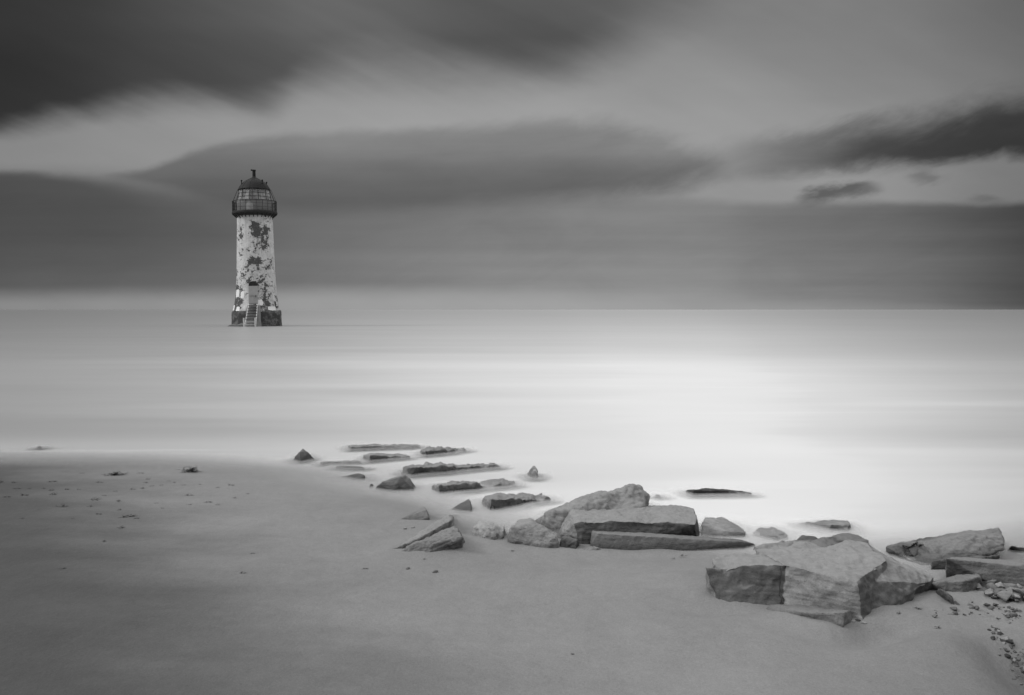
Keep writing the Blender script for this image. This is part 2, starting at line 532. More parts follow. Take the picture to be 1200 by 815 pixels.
# ------------------------------------------------------------------ rocks
def rock_mat(name, v, dark=0.5, strata=1.0, wetz=0.06, patch=0.0, stain=None):
    """weathered sedimentary stone; dark wet weed stains the foot, pale sand dust lies on top"""
    m, gg, b, o = new_mat(name)
    t = gg.node('ShaderNodeTexCoord')
    ge = gg.node('ShaderNodeNewGeometry')
    p = ge.outputs['Position']
    sp = gg.node('ShaderNodeSeparateXYZ')
    gg.nt.links.new(p, sp.inputs[0])
    x, y, z = (E(gg, sp.outputs[i]) for i in range(3))
    nA = gg.noise(p, 3.5, 5.0, 0.6)
    nB = gg.noise(p, 22.0, 5.0, 0.65)
    nC = gg.noise(p, 130.0, 3.0, 0.7)
    lay = gg.noise(gg.vec(x * 3.0, y * 3.0, z * 60.0 + nA * 6.0), 1.0, 4.0, 0.6)
    a = v * (1.0 + (nA - 0.5) * 0.7 + (nB - 0.5) * 0.8 + (nC - 0.5) * 0.7 + (lay - 0.5) * 0.5 * strata)
    pits = gg.step(gg.noise(p, 55.0, 3.0, 0.6), 0.62, 0.75)
    a = a * (1.0 - pits * 0.5)
    foot = gg.step(z + (nB - 0.5) * 0.06 + (nA - 0.5) * 0.06, wetz + 0.05, wetz - 0.03)
    a = gg.mix(foot * dark, a, a * 0.25)
    if patch > 0:
        pm = gg.step(nA + (nB - 0.5) * 0.4, 0.48, 0.58)
        a = gg.mix(pm * patch, a, a * 0.3)
    wa = gg.node('ShaderNodeAttribute', attribute_name='weed')  # carries painted shade for some faces as well as weed
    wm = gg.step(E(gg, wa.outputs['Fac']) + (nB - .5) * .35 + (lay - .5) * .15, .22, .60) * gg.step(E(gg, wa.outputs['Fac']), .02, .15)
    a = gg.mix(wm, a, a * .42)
    # dry blown sand lies on the upward faces
    spn = gg.node('ShaderNodeSeparateXYZ')
    gg.nt.links.new(ge.outputs['Normal'], spn.inputs[0])
    dust = gg.step(E(gg, spn.outputs[2]) + (nB - .5) * .5, .62, .92) * gg.step(z, wetz, wetz + .1)
    a = gg.mix(dust * .7, a, a * .45 + .125)
    gg.put(b.inputs['Base Color'], grey_of(gg, a))
    gg.put(b.inputs['Roughness'], gg.mix(foot, 0.85, 0.5))
    b.inputs['Specular IOR Level'].default_value = 0.25
    bump(gg, b, nB * 1.0 + nC * 0.35 + lay * 0.8 * strata, 0.55, 0.02)
    return m


M_ROCK = rock_mat('stone', 0.23, dark=0.6)
M_BIG = rock_mat('cracked_stone', 0.235, dark=0.5, strata=0.4)
M_END = rock_mat('shaded_end_stone', 0.105, dark=.6, strata=.8)  # dark stone standing in for the block's shaded right end
M_PALE = rock_mat('pale_stone', 0.30, dark=0.5, strata=0.8)
M_DARK = rock_mat('weed_dark_stone', 0.105, dark=0.8, strata=0.5, patch=0.7)
M_LEDGE = rock_mat('ledge_stone', 0.20, dark=.35, strata=.9, wetz=.0)
M_MID = rock_mat('damp_stone', 0.165, dark=0.7, patch=0.35)


def at(px, py, Y):
    return Vector(((px - 600.0) / F * Y, Y, CAM_H - (py - HOR) / F * Y))


def foot(px, py):
    """the point of the ground (or mean water level) seen at a photo position"""
    Y = 1000 * CAM_H / (py - HOR)
    for _ in range(30):
        z = max(gz((px - 600) / F * Y, Y), 0.0)
        Y = (CAM_H - z) / ((py - HOR) / F)
    return Vector(((px - 600) / F * Y, Y, z))


def hull_bm(bm, pts):
    vs = [bm.verts.new(p) for p in pts]
    r = bmesh.ops.convex_hull(bm, input=vs)
    junk = [e for e in r['geom_interior'] + r['geom_unused'] if isinstance(e, bmesh.types.BMVert)]
    if junk:
        bmesh.ops.delete(bm, geom=list(set(junk)), context='VERTS')


DG = bpy.context.evaluated_depsgraph_get
seedn = [0]
ROCK_PTS = []
CRK = {}


def sstep(t, a, b):
    t = min(max((t - a) / (b - a), 0.0), 1.0)
    return t * t * (3 - 2 * t)


def rock(name, label, hulls, m=None, voxel=None, rough=1.0, strata=0.3, rounding=3, cat='rock', group='broken rocks along the water edge', drop=.10, tilt=0.0, front=.03, fmat=None, cut=None, fsel=None, fw=1.0, crack=None):
    """hulls: list of (tops, feet).  tops are (px,py,depth) or Vectors, feet are (px,py) on the ground"""
    seedn[0] += 1
    sd = seedn[0] * 13.7
    bm = bmesh.new()
    allp = []
    raw = [p[2] for tops, feet in hulls for p in tops if not isinstance(p, Vector)]
    fy_ = [foot(*p).y for tops, feet in hulls for p in feet if not isinstance(p, Vector)]
    sh = (min(fy_) + front - min(raw)) if raw else 0.0
    for tops, feet in hulls:
        pts = [at(p[0], p[1], p[2] + sh) if not isinstance(p, Vector) else p.copy() for p in tops]
        fp = [foot(*p) if not isinstance(p, Vector) else p.copy() for p in feet]
        low = [Vector((p.x, p.y, p.z - drop)) for p in fp]
        pts = pts + fp + low
        allp += pts
        hull_bm(bm, pts)
    bmesh.ops.recalc_face_normals(bm, faces=bm.faces)
    c = sum(allp, Vector()) / len(allp)
    dist = c.y
    vx = voxel or max(0.005, dist * 0.0011)
    me = bpy.data.meshes.new(name)
    bm.to_mesh(me)
    bm.free()
    tmp = bpy.data.objects.new(name + '_tmp', me)
    COL.objects.link(tmp)
    ct = None
    if cut:                                    # a square socket cut into the stone
        cb = bmesh.new()
        bmesh.ops.create_cube(cb, size=1.0)
        cm = bpy.data.meshes.new('cut')
        cb.to_mesh(cm)
        cb.free()
        ct = bpy.data.objects.new('cut', cm)
        ct.location = at(cut[0], cut[1], cut[2] + sh)
        ct.scale = cut[3]
        COL.objects.link(ct)
    r = tmp.modifiers.new('r', 'REMESH')
    r.mode = 'VOXEL'
    r.voxel_size = vx
    s = tmp.modifiers.new('s', 'SMOOTH')
    s.factor = 0.5
    s.iterations = rounding
    if ct:
        bo = tmp.modifiers.new('b', 'BOOLEAN')
        bo.operation = 'DIFFERENCE'
        bo.object = ct
        bo.solver = 'EXACT'
        bpy.context.view_layer.update()
    me2 = bpy.data.meshes.new_from_object(tmp.evaluated_get(DG()))
    bpy.data.objects.remove(tmp)
    if ct: bpy.data.objects.remove(ct)
    bpy.data.meshes.remove(me)
    n = len(me2.vertices)
    co = np.empty(n * 3, np.float32)
    no = np.empty(n * 3, np.float32)
    me2.vertices.foreach_get('co', co)
    me2.vertices.foreach_get('normal', no)
    co = co.reshape(-1, 3)
    no = no.reshape(-1, 3)
    ext = co.max(0) - co.min(0)
    size = float(np.sort(ext)[1])
    amp = size * 0.045 * rough
    if crack:                                  # an open joint running down the front
        ct_, cf_ = at(crack[0], crack[1], crack[2] + sh), foot(crack[3], crack[4])
        xc = lambda z: cf_.x + (ct_.x - cf_.x) * (z - cf_.z) / (ct_.z - cf_.z) + .014 * noise.noise(Vector((z * 9, 3, 1))) + .006 * noise.noise(Vector((z * 40, 5, 1)))
        CRK['x'] = xc
    k1, k2, k3 = 2.2 / size, 8.0 / size, 26.0 / size
    d = np.empty(n, np.float32)
    nf = noise.noise
    vor = noise.voronoi
    for i in range(n):
        x, y, z = co[i]
        p = Vector((x + sd, y, z))
        a = nf(p * k1)
        bq = nf(p * k2)
        cq = nf(p * k3)
        zz = z + 0.02 * a + tilt * (x - c.x)
        st = nf(Vector((x * 2.5 + sd, y * 2.5, zz * 60.0)))
        side = 1.0 - abs(no[i][2])
        # broken bites out of the edges and faces
        q = nf(p * (k2 * .55) + Vector((5, 2, 9)))
        bite = max(0.0, q - .16)
        pit = max(0.0, nf(p * (k3 * 1.3) + Vector((3, 1, 7))) - .28)
        d[i] = amp * (0.9 * a + 0.55 * bq + 0.34 * cq - 2.4 * bite - .35 * pit) + strata * 0.009 * (st if st < 0 else st * .4) * min(1.0, side + .12)
        if crack and no[i][1] < -.15 or crack and z > ct_.z - .12:
            w_ = .0075 if no[i][1] < -.15 else .006
            d[i] -= (.030 if no[i][1] < -.15 else .010 * sstep(y, c.y + .35, c.y - .1)) * math.exp(-((x - xc(min(z, ct_.z))) / w_) ** 2)
    co2 = co + no * d[:, None]
    org = np.array([c.x, c.y, float(co2[:, 2].min())])
    co2 = co2 - org
    ROCK_PTS.extend((co2 + org)[::3].tolist())
    me2.vertices.foreach_set('co', co2.astype(np.float32).ravel())
    me2.polygons.foreach_set('use_smooth', np.ones(len(me2.polygons), bool))
    me2.update()
    me2.name = name
    me2.materials.clear()
    me2.materials.append(m or M_ROCK)
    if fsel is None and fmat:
        fsel = lambda x, y, z, n, q: sstep(n[0] * .35 - n[1] * .94 + .30 * q, .35, .65)  # front faces painted dark in place of shade
    if fsel:                                   # painted shade on front and right faces, plus weed on the cracked block's left
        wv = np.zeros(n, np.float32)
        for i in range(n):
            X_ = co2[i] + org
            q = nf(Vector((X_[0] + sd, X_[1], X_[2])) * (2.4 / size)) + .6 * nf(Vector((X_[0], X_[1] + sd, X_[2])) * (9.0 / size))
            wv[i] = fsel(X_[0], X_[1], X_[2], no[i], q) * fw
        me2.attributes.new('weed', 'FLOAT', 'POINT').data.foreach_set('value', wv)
    ob = bpy.data.objects.new(name, me2)
    ob.location = org
    link(ob)
    tag(ob, label, cat, group)
    return ob


def strip_rock(label, x0, x1, yt, yb, m, lend=0, rend=0, h=None, name='flat_rock', deep=0.35, rtop=None, **kw):
    """a long low ledge: px from x0 to x1, top yt, foot yb; its right end sinks into the water at rtop"""
    f0, f1 = foot(x0 + lend, yb), foot(x1, (rtop if rtop else yb) + 0.8)
    Y0, Y1 = f0.y, f1.y
    tl = at(x0 + lend, yt + (yb - yt) * .30, Y0 + .01)
    bl = at(x0, yt + (yb - yt) * .28, Y0 + deep * .5)
    tb = at(x0 + (x1 - x0) * .25, yt, Y0 + deep)
    mid_ = at(x0 + (x1 - x0) * .45, yt + (yb - yt) * .25, Y0 * .55 + Y1 * .45)
    e = Vector((f1.x, f1.y, f1.z + .012))
    e2 = Vector((f1.x - .05, f1.y + deep * .5, f1.z + .015))
    fb = Vector((bl.x, bl.y + deep * .6, f0.z))
    kw.setdefault('fmat', M_DARK)  # unlit ledge fronts are darkened in their colour
    kw.setdefault('rounding', 2)
    return rock(name, label, [([tl, bl, tb, mid_, e, e2], [(x0 + lend, yb), Vector((f1.x, f1.y, f1.z)), fb, Vector((bl.x, bl.y, f0.z))])], m, **kw)


# --- far rocks in the shallow water
rock('rock', 'lone pyramid shaped rock at the left end of the rocks, standing in shallow water',
     [([(355, 525.5, 10.75), (351, 530, 10.62), (361, 530, 10.72)], [(343, 539), (352, 542), (368.5, 538.5), (357, 533)])], M_MID, rounding=2, rough=.6)
strip_rock('long thin dark ledge farthest out in the row of ledges', 408, 493, 521.5, 527.5, M_LEDGE, lend=3, rtop=523.5, rough=1.3)
strip_rock('low black ledge with a pale blunt end, just nearer than the farthest thin ledge', 425, 480, 531, 541, M_LEDGE, lend=9, rtop=536)
strip_rock('ragged black ledge tapering to the right, beside the farthest thin ledge', 493, 548, 526, 535, M_LEDGE, lend=5, rtop=527.5, rough=1.8)
strip_rock('thin sliver of rock barely above the water, the upper of two slivers', 375, 424, 541, 544.5, M_LEDGE, lend=3, rtop=541.5, deep=.15)
strip_rock('thin sliver of rock barely above the water, the lower of two slivers', 393, 428, 545.5, 549.5, M_LEDGE, lend=20, rtop=548.5, deep=.12)
rock('rock', 'small low grey wedge at the sand edge below the two slivers',
     [([(421, 554.5, 9.75), (428, 557, 9.7), (414, 557, 9.75)], [(399, 559), (418, 563), (428, 562), (427, 558)])], M_MID, rounding=2, rough=.5)
strip_rock('longest straight dark ledge with a pale left end, in the middle of the row', 472, 587, 543.5, 558, M_LEDGE, lend=11, rtop=547, deep=.3, rough=1.2)
rock('rock', 'rounded grey boulder sitting where the sand meets the water, left of the longest ledge',
     [([(475, 556.5, 9.15), (462, 560, 9.1), (447, 566, 9.05), (480, 561, 9.1), (470, 558, 9.0)], [(440, 573), (460, 576.5), (486, 576), (487, 570), (450, 567)])], M_MID, rounding=5, rough=.8)
tag(rock('pebble', 'little round stone touching the sand beside the grey boulder', [([(435, 566.5, 8.95), (438, 568, 8.95), (433, 568, 8.95)], [(432, 572), (438, 572), (436, 570)])], M_DARK, rounding=3, drop=.03), None, 'pebble', 'loose pebbles on the beach')
strip_rock('flaky pale topped ledge with a hollow dark underside, in the water', 507, 606, 564.5, 579, M_LEDGE, lend=8, rtop=568.5, deep=.40, strata=1.2, rough=1.6, fw=.7)
strip_rock('dark fronted ledge with a pale rounded left end, nearest of the row of ledges', 566, 643, 579, 600, M_LEDGE, lend=9, rtop=586, deep=.45, rough=1.2)
rock('rock', 'small pale barnacled stone standing upright alone in the white water',
     [([(626, 545, 10.15), (621, 548, 10.1), (630, 549, 10.1), (629, 553, 10.05)], [(617, 556), (623, 561), (630, 561.5), (630, 556)])], M_PALE, rounding=2, rough=1.6)

# --- wedges stuck in the sand
rock('rock', 'dark wedge stuck in the sand with its tip pointing left, left of the layered slab',
     [([(498, 594, 8.2), (500, 597, 8.08), (503, 607, 8.0)], [(466, 610.5), (485, 611.5), (504, 611), (502, 603), (480, 604)])], M_MID, rounding=2, rough=.5)
rock('rock', 'dark triangular wedge with a steep right face at the water edge above the layered slab',
     [([(549, 585, 8.5), (551, 586, 8.42), (553, 597, 8.28), (540, 590, 8.4)], [(526, 599), (540, 602), (553.5, 602), (553, 595), (535, 594)])], M_MID, rounding=2, rough=.5)
rock('layered_rock', 'layered sloping slab with a dark crack, half buried in the sand',
     [([(533, 615.5, 7.30), (538, 621, 7.18), (542, 631, 7.08), (510, 627, 7.18), (492, 635, 7.06), (476, 642, 7.0), (518, 621, 7.28)], [(466, 649), (496, 649), (522, 646), (545, 638), (540, 628), (500, 632)]),
      ([(520, 631, 7.04), (542, 629, 7.04), (505, 639, 6.98)], [(494, 650), (545, 639), (522, 647)])], M_MID, rounding=2, rough=.9, strata=1.6, tilt=-.35)
rock('layered_rock', 'thin sand covered layer of stone lying along the back of the layered slab',
     [([(526, 603, 7.70), (530, 609, 7.55), (507, 620, 7.38), (494, 629, 7.15), (474, 638, 7.0)], [(455, 646), (480, 643), (498, 634), (530, 615), (532, 606), (500, 620)])], M_ROCK, rounding=3, rough=.7, strata=1.0, tilt=-.35)
rock('rock', 'pale rough boulder between the layered slab and the smooth rounded boulder',
     [([(561, 610, 7.55), (575, 612, 7.5), (590, 617, 7.4), (592, 622, 7.3), (556, 618, 7.3), (573, 617, 7.2)], [(554, 628), (565, 634), (584, 635.5), (594, 630), (590, 622)])], M_PALE, rounding=3, rough=1.5, strata=.7, tilt=.2)
rock('rock', 'smooth rounded grey boulder leaning on the left end of the big flat topped block',
     [([(607, 609, 7.15), (622, 608, 7.15), (600, 617, 6.95), (640, 619, 6.95), (652, 628, 6.85), (625, 613, 6.95)], [(594, 636), (610, 641.5), (640, 645.5), (656, 645), (655, 635), (600, 626)])], M_ROCK, rounding=8, rough=.7, strata=.2)

# --- middle group
rock('rock', 'long sloping rock with a rough knobbly right end, behind the big flat topped block',
     [([(742, 571, 7.7), (756, 582, 7.55), (733, 574, 7.5), (712, 575, 7.75), (680, 586, 7.65), (640, 604, 7.4), (660, 600, 7.2), (754, 594, 7.35)],
       [(626, 615), (655, 628), (740, 612), (758, 598), (756, 590), (660, 597)]),
      ([(737, 572, 7.5), (748, 570.5, 7.6), (757, 580, 7.5), (754, 592, 7.4), (737, 580, 7.4)], [(737, 600), (756, 598)])], M_ROCK, rounding=3, rough=1.0, strata=.4)
rock('rock_block', 'long flat topped block in the middle of the rocks, behind the narrow plank slab',
     [([(668, 594, 7.15), (700, 592.5, 7.25), (790, 593, 7.3), (812, 596, 7.15), (818, 608, 6.85), (815, 615, 6.72), (770, 612, 6.70), (681, 611, 6.66), (672, 613, 6.68)],
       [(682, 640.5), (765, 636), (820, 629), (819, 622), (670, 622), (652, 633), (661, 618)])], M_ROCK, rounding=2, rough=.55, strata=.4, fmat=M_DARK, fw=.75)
rock('rock', 'small black stone wedged under the left end of the big flat topped block',
     [([(664, 628, 6.9), (677, 632, 6.75), (658, 630, 6.85)], [(655, 644), (676, 646), (680, 638), (660, 634)])], M_DARK, rounding=2, rough=1.3)
rock('rock', 'small pale stone lying flat on the sand in front of the big flat topped block',
     [([(694, 639.5, 6.62), (703, 642, 6.58), (686, 643, 6.58)], [(680, 646), (694, 647.5), (706, 646), (700, 642)])], M_PALE, rounding=2, rough=1.2, drop=.04)
rock('rock_slab', 'long narrow slab lying like a plank along the foot of the big flat topped block',
     [([(693, 621.5, 6.55), (701, 625, 6.40), (780, 630, 6.36), (868, 634.5, 6.42), (884, 637, 6.5), (790, 626.5, 6.52), (698, 621, 6.62), (866, 632, 6.55)],
       [(691, 643.5), (700, 645), (790, 647), (872, 645), (886, 641), (880, 637)])], M_MID, rounding=2, rough=.35, strata=.3)
rock('rock_slab', 'tilted pale slab in the water behind the right end of the flat topped block',
     [([(826, 606, 7.35), (846, 606, 7.5), (858, 616, 7.2), (873, 624, 6.95), (850, 622, 6.95), (822, 615, 7.1)], [(822, 630), (845, 632), (873, 628), (872, 620), (826, 616)])], M_PALE, rounding=1, rough=.3, strata=1.3, tilt=.3)
rock('rock', 'low angular stone in the water right of the tilted pale slab',
     [([(890, 618, 7.2), (905, 618, 7.25), (921, 627, 6.95), (911, 630, 6.85), (884, 623, 7.1)], [(879, 627), (905, 635), (924, 633.5), (923, 626)])], M_ROCK, rounding=2, rough=.7, strata=.6)
strip_rock('low black ledge with a thin tail, in white water right of the knobbly rock', 805, 882, 572.5, 581, M_DARK, lend=8, rtop=579, deep=.2)
rock('pebble', 'tiny dark stone breaking the water near the knobbly rock end', [([(769, 579, 8.75), (774, 580.5, 8.72)], [(766, 582), (776, 582.5), (771, 580.5)])], M_DARK, rounding=2, drop=.05, group='loose pebbles on the beach', cat='pebble')
rock('flat_rock', 'flat pale topped ledge with a dark edge in the white water, behind the largest block',
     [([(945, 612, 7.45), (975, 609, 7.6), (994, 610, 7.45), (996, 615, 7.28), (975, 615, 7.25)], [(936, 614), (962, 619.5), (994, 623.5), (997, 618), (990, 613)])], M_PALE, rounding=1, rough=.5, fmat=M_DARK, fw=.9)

# --- the largest block and its neighbours
rock('rock_block', 'largest cracked block in the foreground with a broad pale top',
     [([(825, 664, 5.08), (925, 661, 4.98), (919, 650, 5.5), (860, 648, 5.55), (838, 655, 5.35)], [(843, 708), (880, 712), (925, 711), (915, 680), (828, 690)]),
      ([(917, 660, 4.98), (960, 668, 4.90), (1002, 683, 4.74), (1010, 676, 4.82), (1040, 655, 5.22), (1012, 638, 5.75), (985, 632, 6.0), (930, 633, 5.95), (880, 641, 5.72), (915, 652, 5.2)],
       [(917, 711), (965, 715), (1010, 727), (1035, 716), (1062, 700), (1060, 690), (925, 700)]),
      ([(1008, 680, 4.85), (1038, 654, 5.25), (1060, 664, 5.42), (1094, 677, 5.36), (1092, 682, 5.28), (1012, 640, 5.8)], [(1030, 718), (1075, 697), (1092, 690), (1060, 690)])],
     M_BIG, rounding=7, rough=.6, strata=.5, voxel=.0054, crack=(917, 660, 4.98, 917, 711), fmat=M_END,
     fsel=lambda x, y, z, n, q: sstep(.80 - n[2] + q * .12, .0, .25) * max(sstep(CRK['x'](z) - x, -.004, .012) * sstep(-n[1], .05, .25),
                                                                     sstep(x, 1.75, 1.86) * max(sstep(n[0] * .8 - n[1] * .6 + q * .10, .55, .85) * sstep(n[0] + q * .1, .22, .45), sstep(x + q * .03, 1.98, 2.10))))  # right end: shade put into the colour
rock('rock_slab', 'low slab of stone lying in front of the largest block, half in sand',
     [([(903, 709, 4.92), (940, 707, 4.98), (994, 710, 4.88), (999, 714, 4.74), (990, 718, 4.62), (945, 718, 4.68)], [(894, 715), (940, 723), (988, 739), (999, 728), (995, 722), (905, 712)])], M_MID, rounding=3, rough=.5, strata=.5, voxel=.006)
rock('rock', 'low stone hump showing just behind the left back edge of the largest block',
     [([(940, 627, 6.45), (955, 628, 6.45), (935, 631, 6.4)], [(928, 640), (970, 641), (965, 636), (935, 634)])], M_MID, rounding=3, rough=.6)
rock('rock', 'thin stacked layer of stone behind the right back edge of the largest block',
     [([(975, 627, 6.5), (990, 624.5, 6.6), (1003, 626, 6.55), (1018, 634, 6.35)], [(966, 638), (1020, 642), (1010, 636), (975, 635)])], M_ROCK, rounding=2, rough=.6, strata=1.2)
rock('rock_block', 'long tilted block with a square notch, at the right edge beyond the largest block',
     [([(1037, 640, 6.62), (1100, 631, 6.55), (1150, 624, 6.48), (1170, 620.5, 6.50), (1177, 632, 6.42), (1176, 643, 6.38), (1150, 648.5, 6.36), (1120, 656, 6.34), (1080, 656, 6.38), (1050, 648, 6.5),
        (1165, 619, 6.95), (1050, 637, 7.0), (1172, 630, 6.9)], [(1048, 652), (1082, 664), (1112, 664)])], M_MID, rounding=2, rough=.8, strata=1.6, tilt=-.12, cut=(1082, 645, 6.42, (.085, .36, .034)))
rock('rock', 'black wet stone filling the dark gap under the long tilted block',
     [([(1092, 657, 6.5), (1150, 654, 6.5), (1172, 650, 6.6)], [(1090, 670), (1150, 668), (1170, 661), (1150, 655), (1100, 656)])], M_DARK, rounding=2, rough=.8)
rock('rock_slab', 'grey slab lying under the long tilted notched block at the right edge',
     [([(1108, 654, 5.95), (1116, 653, 6.1), (1150, 656, 6.0), (1185, 660, 5.95), (1210, 657, 6.0), (1260, 660, 6.0), (1190, 663, 5.85)], [(1108, 674), (1150, 680), (1205, 692), (1265, 690), (1240, 670)])], M_MID, rounding=3, rough=.35, strata=.3)
rock('rock', 'dark humped wedge between the largest block and the heap of small stones',
     [([(1146, 672, 5.5), (1120, 674, 5.5), (1092, 683, 5.35), (1149, 676, 5.42), (1130, 681, 5.35)], [(1085, 688), (1105, 693), (1128, 700), (1146, 692), (1150, 683)])], M_MID, rounding=4, rough=.9, strata=.5)
rock('rock', 'dark narrow stone jutting from the sand below the humped wedge',
     [([(1100, 689, 5.2), (1112, 696, 5.05)], [(1095, 694), (1112, 705), (1121, 712), (1116, 700)])], M_DARK, rounding=2, rough=1.2)
rock('rock', 'small flat stone in the dark hollow at the right foot of the largest block',
     [([(1072, 686, 5.3), (1084, 686, 5.3), (1078, 688, 5.2)], [(1066, 692), (1088, 692), (1080, 687)])], M_MID, rounding=2, rough=.8)
rock('rock', 'pale flat patch raised in the sand to the right of the largest block',
     [([(1068, 698, 5.12), (1084, 697, 5.15), (1100, 706, 4.95), (1090, 708, 4.9)], [(1062, 702), (1085, 711), (1104, 709), (1088, 699)])], M_PALE, rounding=2, rough=.8, drop=.03)  # low form, paler than the sand around it
rock('rock', 'dark stone tip breaking the water at the right edge, behind the tilted notched block',
     [([(1185, 640, 6.8), (1198, 641, 6.8)], [(1180, 643.5), (1215, 650), (1210, 645)])], M_DARK, rounding=2, drop=.06)
rock('pebble', 'tiny dark stone alone in the calm water far to the left', [([(47, 522.5, 11.6), (44, 523.5, 11.6)], [(42, 525.5), (51, 525.5), (46, 524)])], M_DARK, drop=.05, group='loose pebbles on the beach', cat='pebble')

# the sea: surface over the time of the exposure - a body and thin veils of swash above it
xw = axis(-8.0, 7.0, 0.06, 32000, 1.18)
yw0 = np.arange(5.8, 14.0, 0.06)
yw = list(yw0)
s, v = .06, yw0[-1]
while v < 32000:
    s *= 1.10
    v += s
    yw.append(v)
yw = np.array(yw)
gx, gy = np.meshgrid(xw, yw)
gr = ground(gx, gy)
levels = [(-.016, 1.0), (-.006, .38), (.003, .34), (.012, .28), (.022, .18)]
kd_pts = [p for p in ROCK_PTS if -.06 < p[2] < .06]
from mathutils.kdtree import KDTree
kd = KDTree(len(kd_pts))
for i, p in enumerate(kd_pts):
    kd.insert((p[0], p[1], 0), i)
kd.balance()
dr = np.full(gx.shape, 9.0)
sel = (gy < 13.5) & (np.abs(gx) < 7)
for j, i in zip(*np.nonzero(sel)):
    dr[j, i] = kd.find((gx[j, i], gy[j, i], 0))[2]
near_rock = 1 - sst(dr, .02, .16)
near_sand = 1 - sst(-gr, .02, .06)
veilmask = np.clip(near_rock + near_sand, 0, 1)
V, FA, A = [], [], []
nx, ny = len(xw), len(yw)
for zl, a in levels:
    base = len(V) and sum(len(v) for v in V)
    V.append(np.stack([gx.ravel(), gy.ravel(), np.full(gx.size, zl)], 1))
    if a < 1:
        al_ = a * veilmask * sst(zl - gr, 0.0, 0.016) * (1 - sst(gy, 11.5, 16.0)) * (1 - sst(np.abs(gx + .5), 7.0, 12.0))
    else:
        al_ = sst(zl - gr, 0.0, 0.02)
    A.append(al_.ravel())
    al2 = al_.reshape(ny, nx)
    i = (np.arange(ny - 1)[:, None] * nx + np.arange(nx - 1)[None, :])
    keep = (al2[:-1, :-1] + al2[1:, :-1] + al2[:-1, 1:] + al2[1:, 1:]) > 1e-4
    i = i[keep] + (base or 0)
    FA.append(np.stack([i, i + 1, i + nx + 1, i + nx], 1))
V = np.concatenate(V)
FA = np.concatenate(FA)
A = np.concatenate(A)
used = np.unique(FA)
remap = np.zeros(len(V), np.int64)
remap[used] = np.arange(len(used))
V, A, FA = V[used], A[used], remap[FA]
me = bpy.data.meshes.new('sea')
me.vertices.add(len(V))
me.vertices.foreach_set('co', V.ravel())
me.loops.add(FA.size)
me.loops.foreach_set('vertex_index', FA.ravel().astype(np.int32))
me.polygons.add(len(FA))
me.polygons.foreach_set('loop_start', np.arange(0, FA.size, 4, dtype=np.int32))
me.update(calc_edges=True)
at_ = me.attributes.new('veil', 'FLOAT', 'POINT')
at_.data.foreach_set('value', A.astype(np.float32))
me.materials.append(m_water)
tag(link(bpy.data.objects.new('water', me)), kind='structure')




def bank_sand():
    from mathutils.kdtree import KDTree
    ar = np.array(ROCK_PTS)
    ga = ground(ar[:, 0], ar[:, 1])
    pts = ar[(np.abs(ar[:, 2] - ga) < .05) & (ga > -.01)][::2].tolist()
    k_ = KDTree(len(pts))
    for i, p in enumerate(pts):
        k_.insert((p[0], p[1], 0), i)
    k_.balance()
    me = sand.data
    co = np.empty(len(me.vertices) * 3, np.float32)
    me.vertices.foreach_get('co', co)
    co = co.reshape(-1, 3)
    for i in np.nonzero((np.abs(co[:, 0]) < 4) & (co[:, 1] > 4) & (co[:, 1] < 9.5) & (co[:, 2] > -.02))[0]:
        d = k_.find((co[i, 0], co[i, 1], 0))[2]
        if d < .45:
            q = noise.noise(Vector((co[i, 0] * 3, co[i, 1] * 3, 2)))
            co[i, 2] += .024 * math.exp(-(d / .07) ** 2) * (.6 + q) - .012 * math.exp(-((d - .20) / .10) ** 2) * (.7 - q)
    me.vertices.foreach_set('co', co.ravel())
    me.update()


bank_sand()

# --- beach bits: pebbles, shells, weed
def pebble_mesh(seed, v):
    bm = bmesh.new()
    bmesh.ops.create_icosphere(bm, subdivisions=3, radius=1.0)
    sx, sy, sz = 1.0, .62 + .3 * math.sin(seed * 3.1), .42 + .14 * math.sin(seed * 1.7)
    for q in bm.verts:
        p = q.co.copy()
        k = 1 + .22 * noise.noise(p * 1.1 + Vector((seed * 5.3, 0, 0))) + .07 * noise.noise(p * 3 + Vector((seed, 4, 0)))
        q.co = Vector((p.x * sx * k, p.y * sy * k, p.z * sz * k))
    me = bpy.data.meshes.new('pebble')
    bm.to_mesh(me)
    bm.free()
    me.polygons.foreach_set('use_smooth', [True] * len(me.polygons))
    me.materials.append(v)
    return me


def chip_mesh(seed, m):
    """an angular broken stone"""
    r = random.Random(seed)
    bm = bmesh.new()
    hull_bm(bm, [Vector((r.gauss(0, .6), r.gauss(0, .45), r.gauss(0, .28))) for _ in range(16)])
    bmesh.ops.recalc_face_normals(bm, faces=bm.faces)
    bmesh.ops.bevel(bm, geom=bm.edges[:] + bm.verts[:], offset=.06, segments=2, affect='EDGES', profile=.6)
    me = bpy.data.meshes.new('pebble')
    bm.to_mesh(me)
    bm.free()
    me.materials.append(m)
    return me


CHIP = [chip_mesh(i + 30, (M_MID, M_ROCK, M_DARK, M_MID, M_PALE, M_MID)[i % 6]) for i in range(12)]
PEB = [pebble_mesh(i + 1, (M_MID, M_ROCK, M_DARK, M_PALE, M_MID, M_DARK)[i % 6]) for i in range(12)]


def pebble(px, py, r, label, group, me=None, lift=.3):
    p = foot(px, py)
    ob = bpy.data.objects.new('pebble', me or rnd.choice(PEB))
    ob.location = (p.x, p.y, p.z + r * lift)
    ob.scale = (r, r, r)
    ob.rotation_euler = (rnd.uniform(-.25, .25), rnd.uniform(-.25, .25), rnd.uniform(0, 6.28))
    link(ob)
    return tag(ob, label, 'pebble', group)


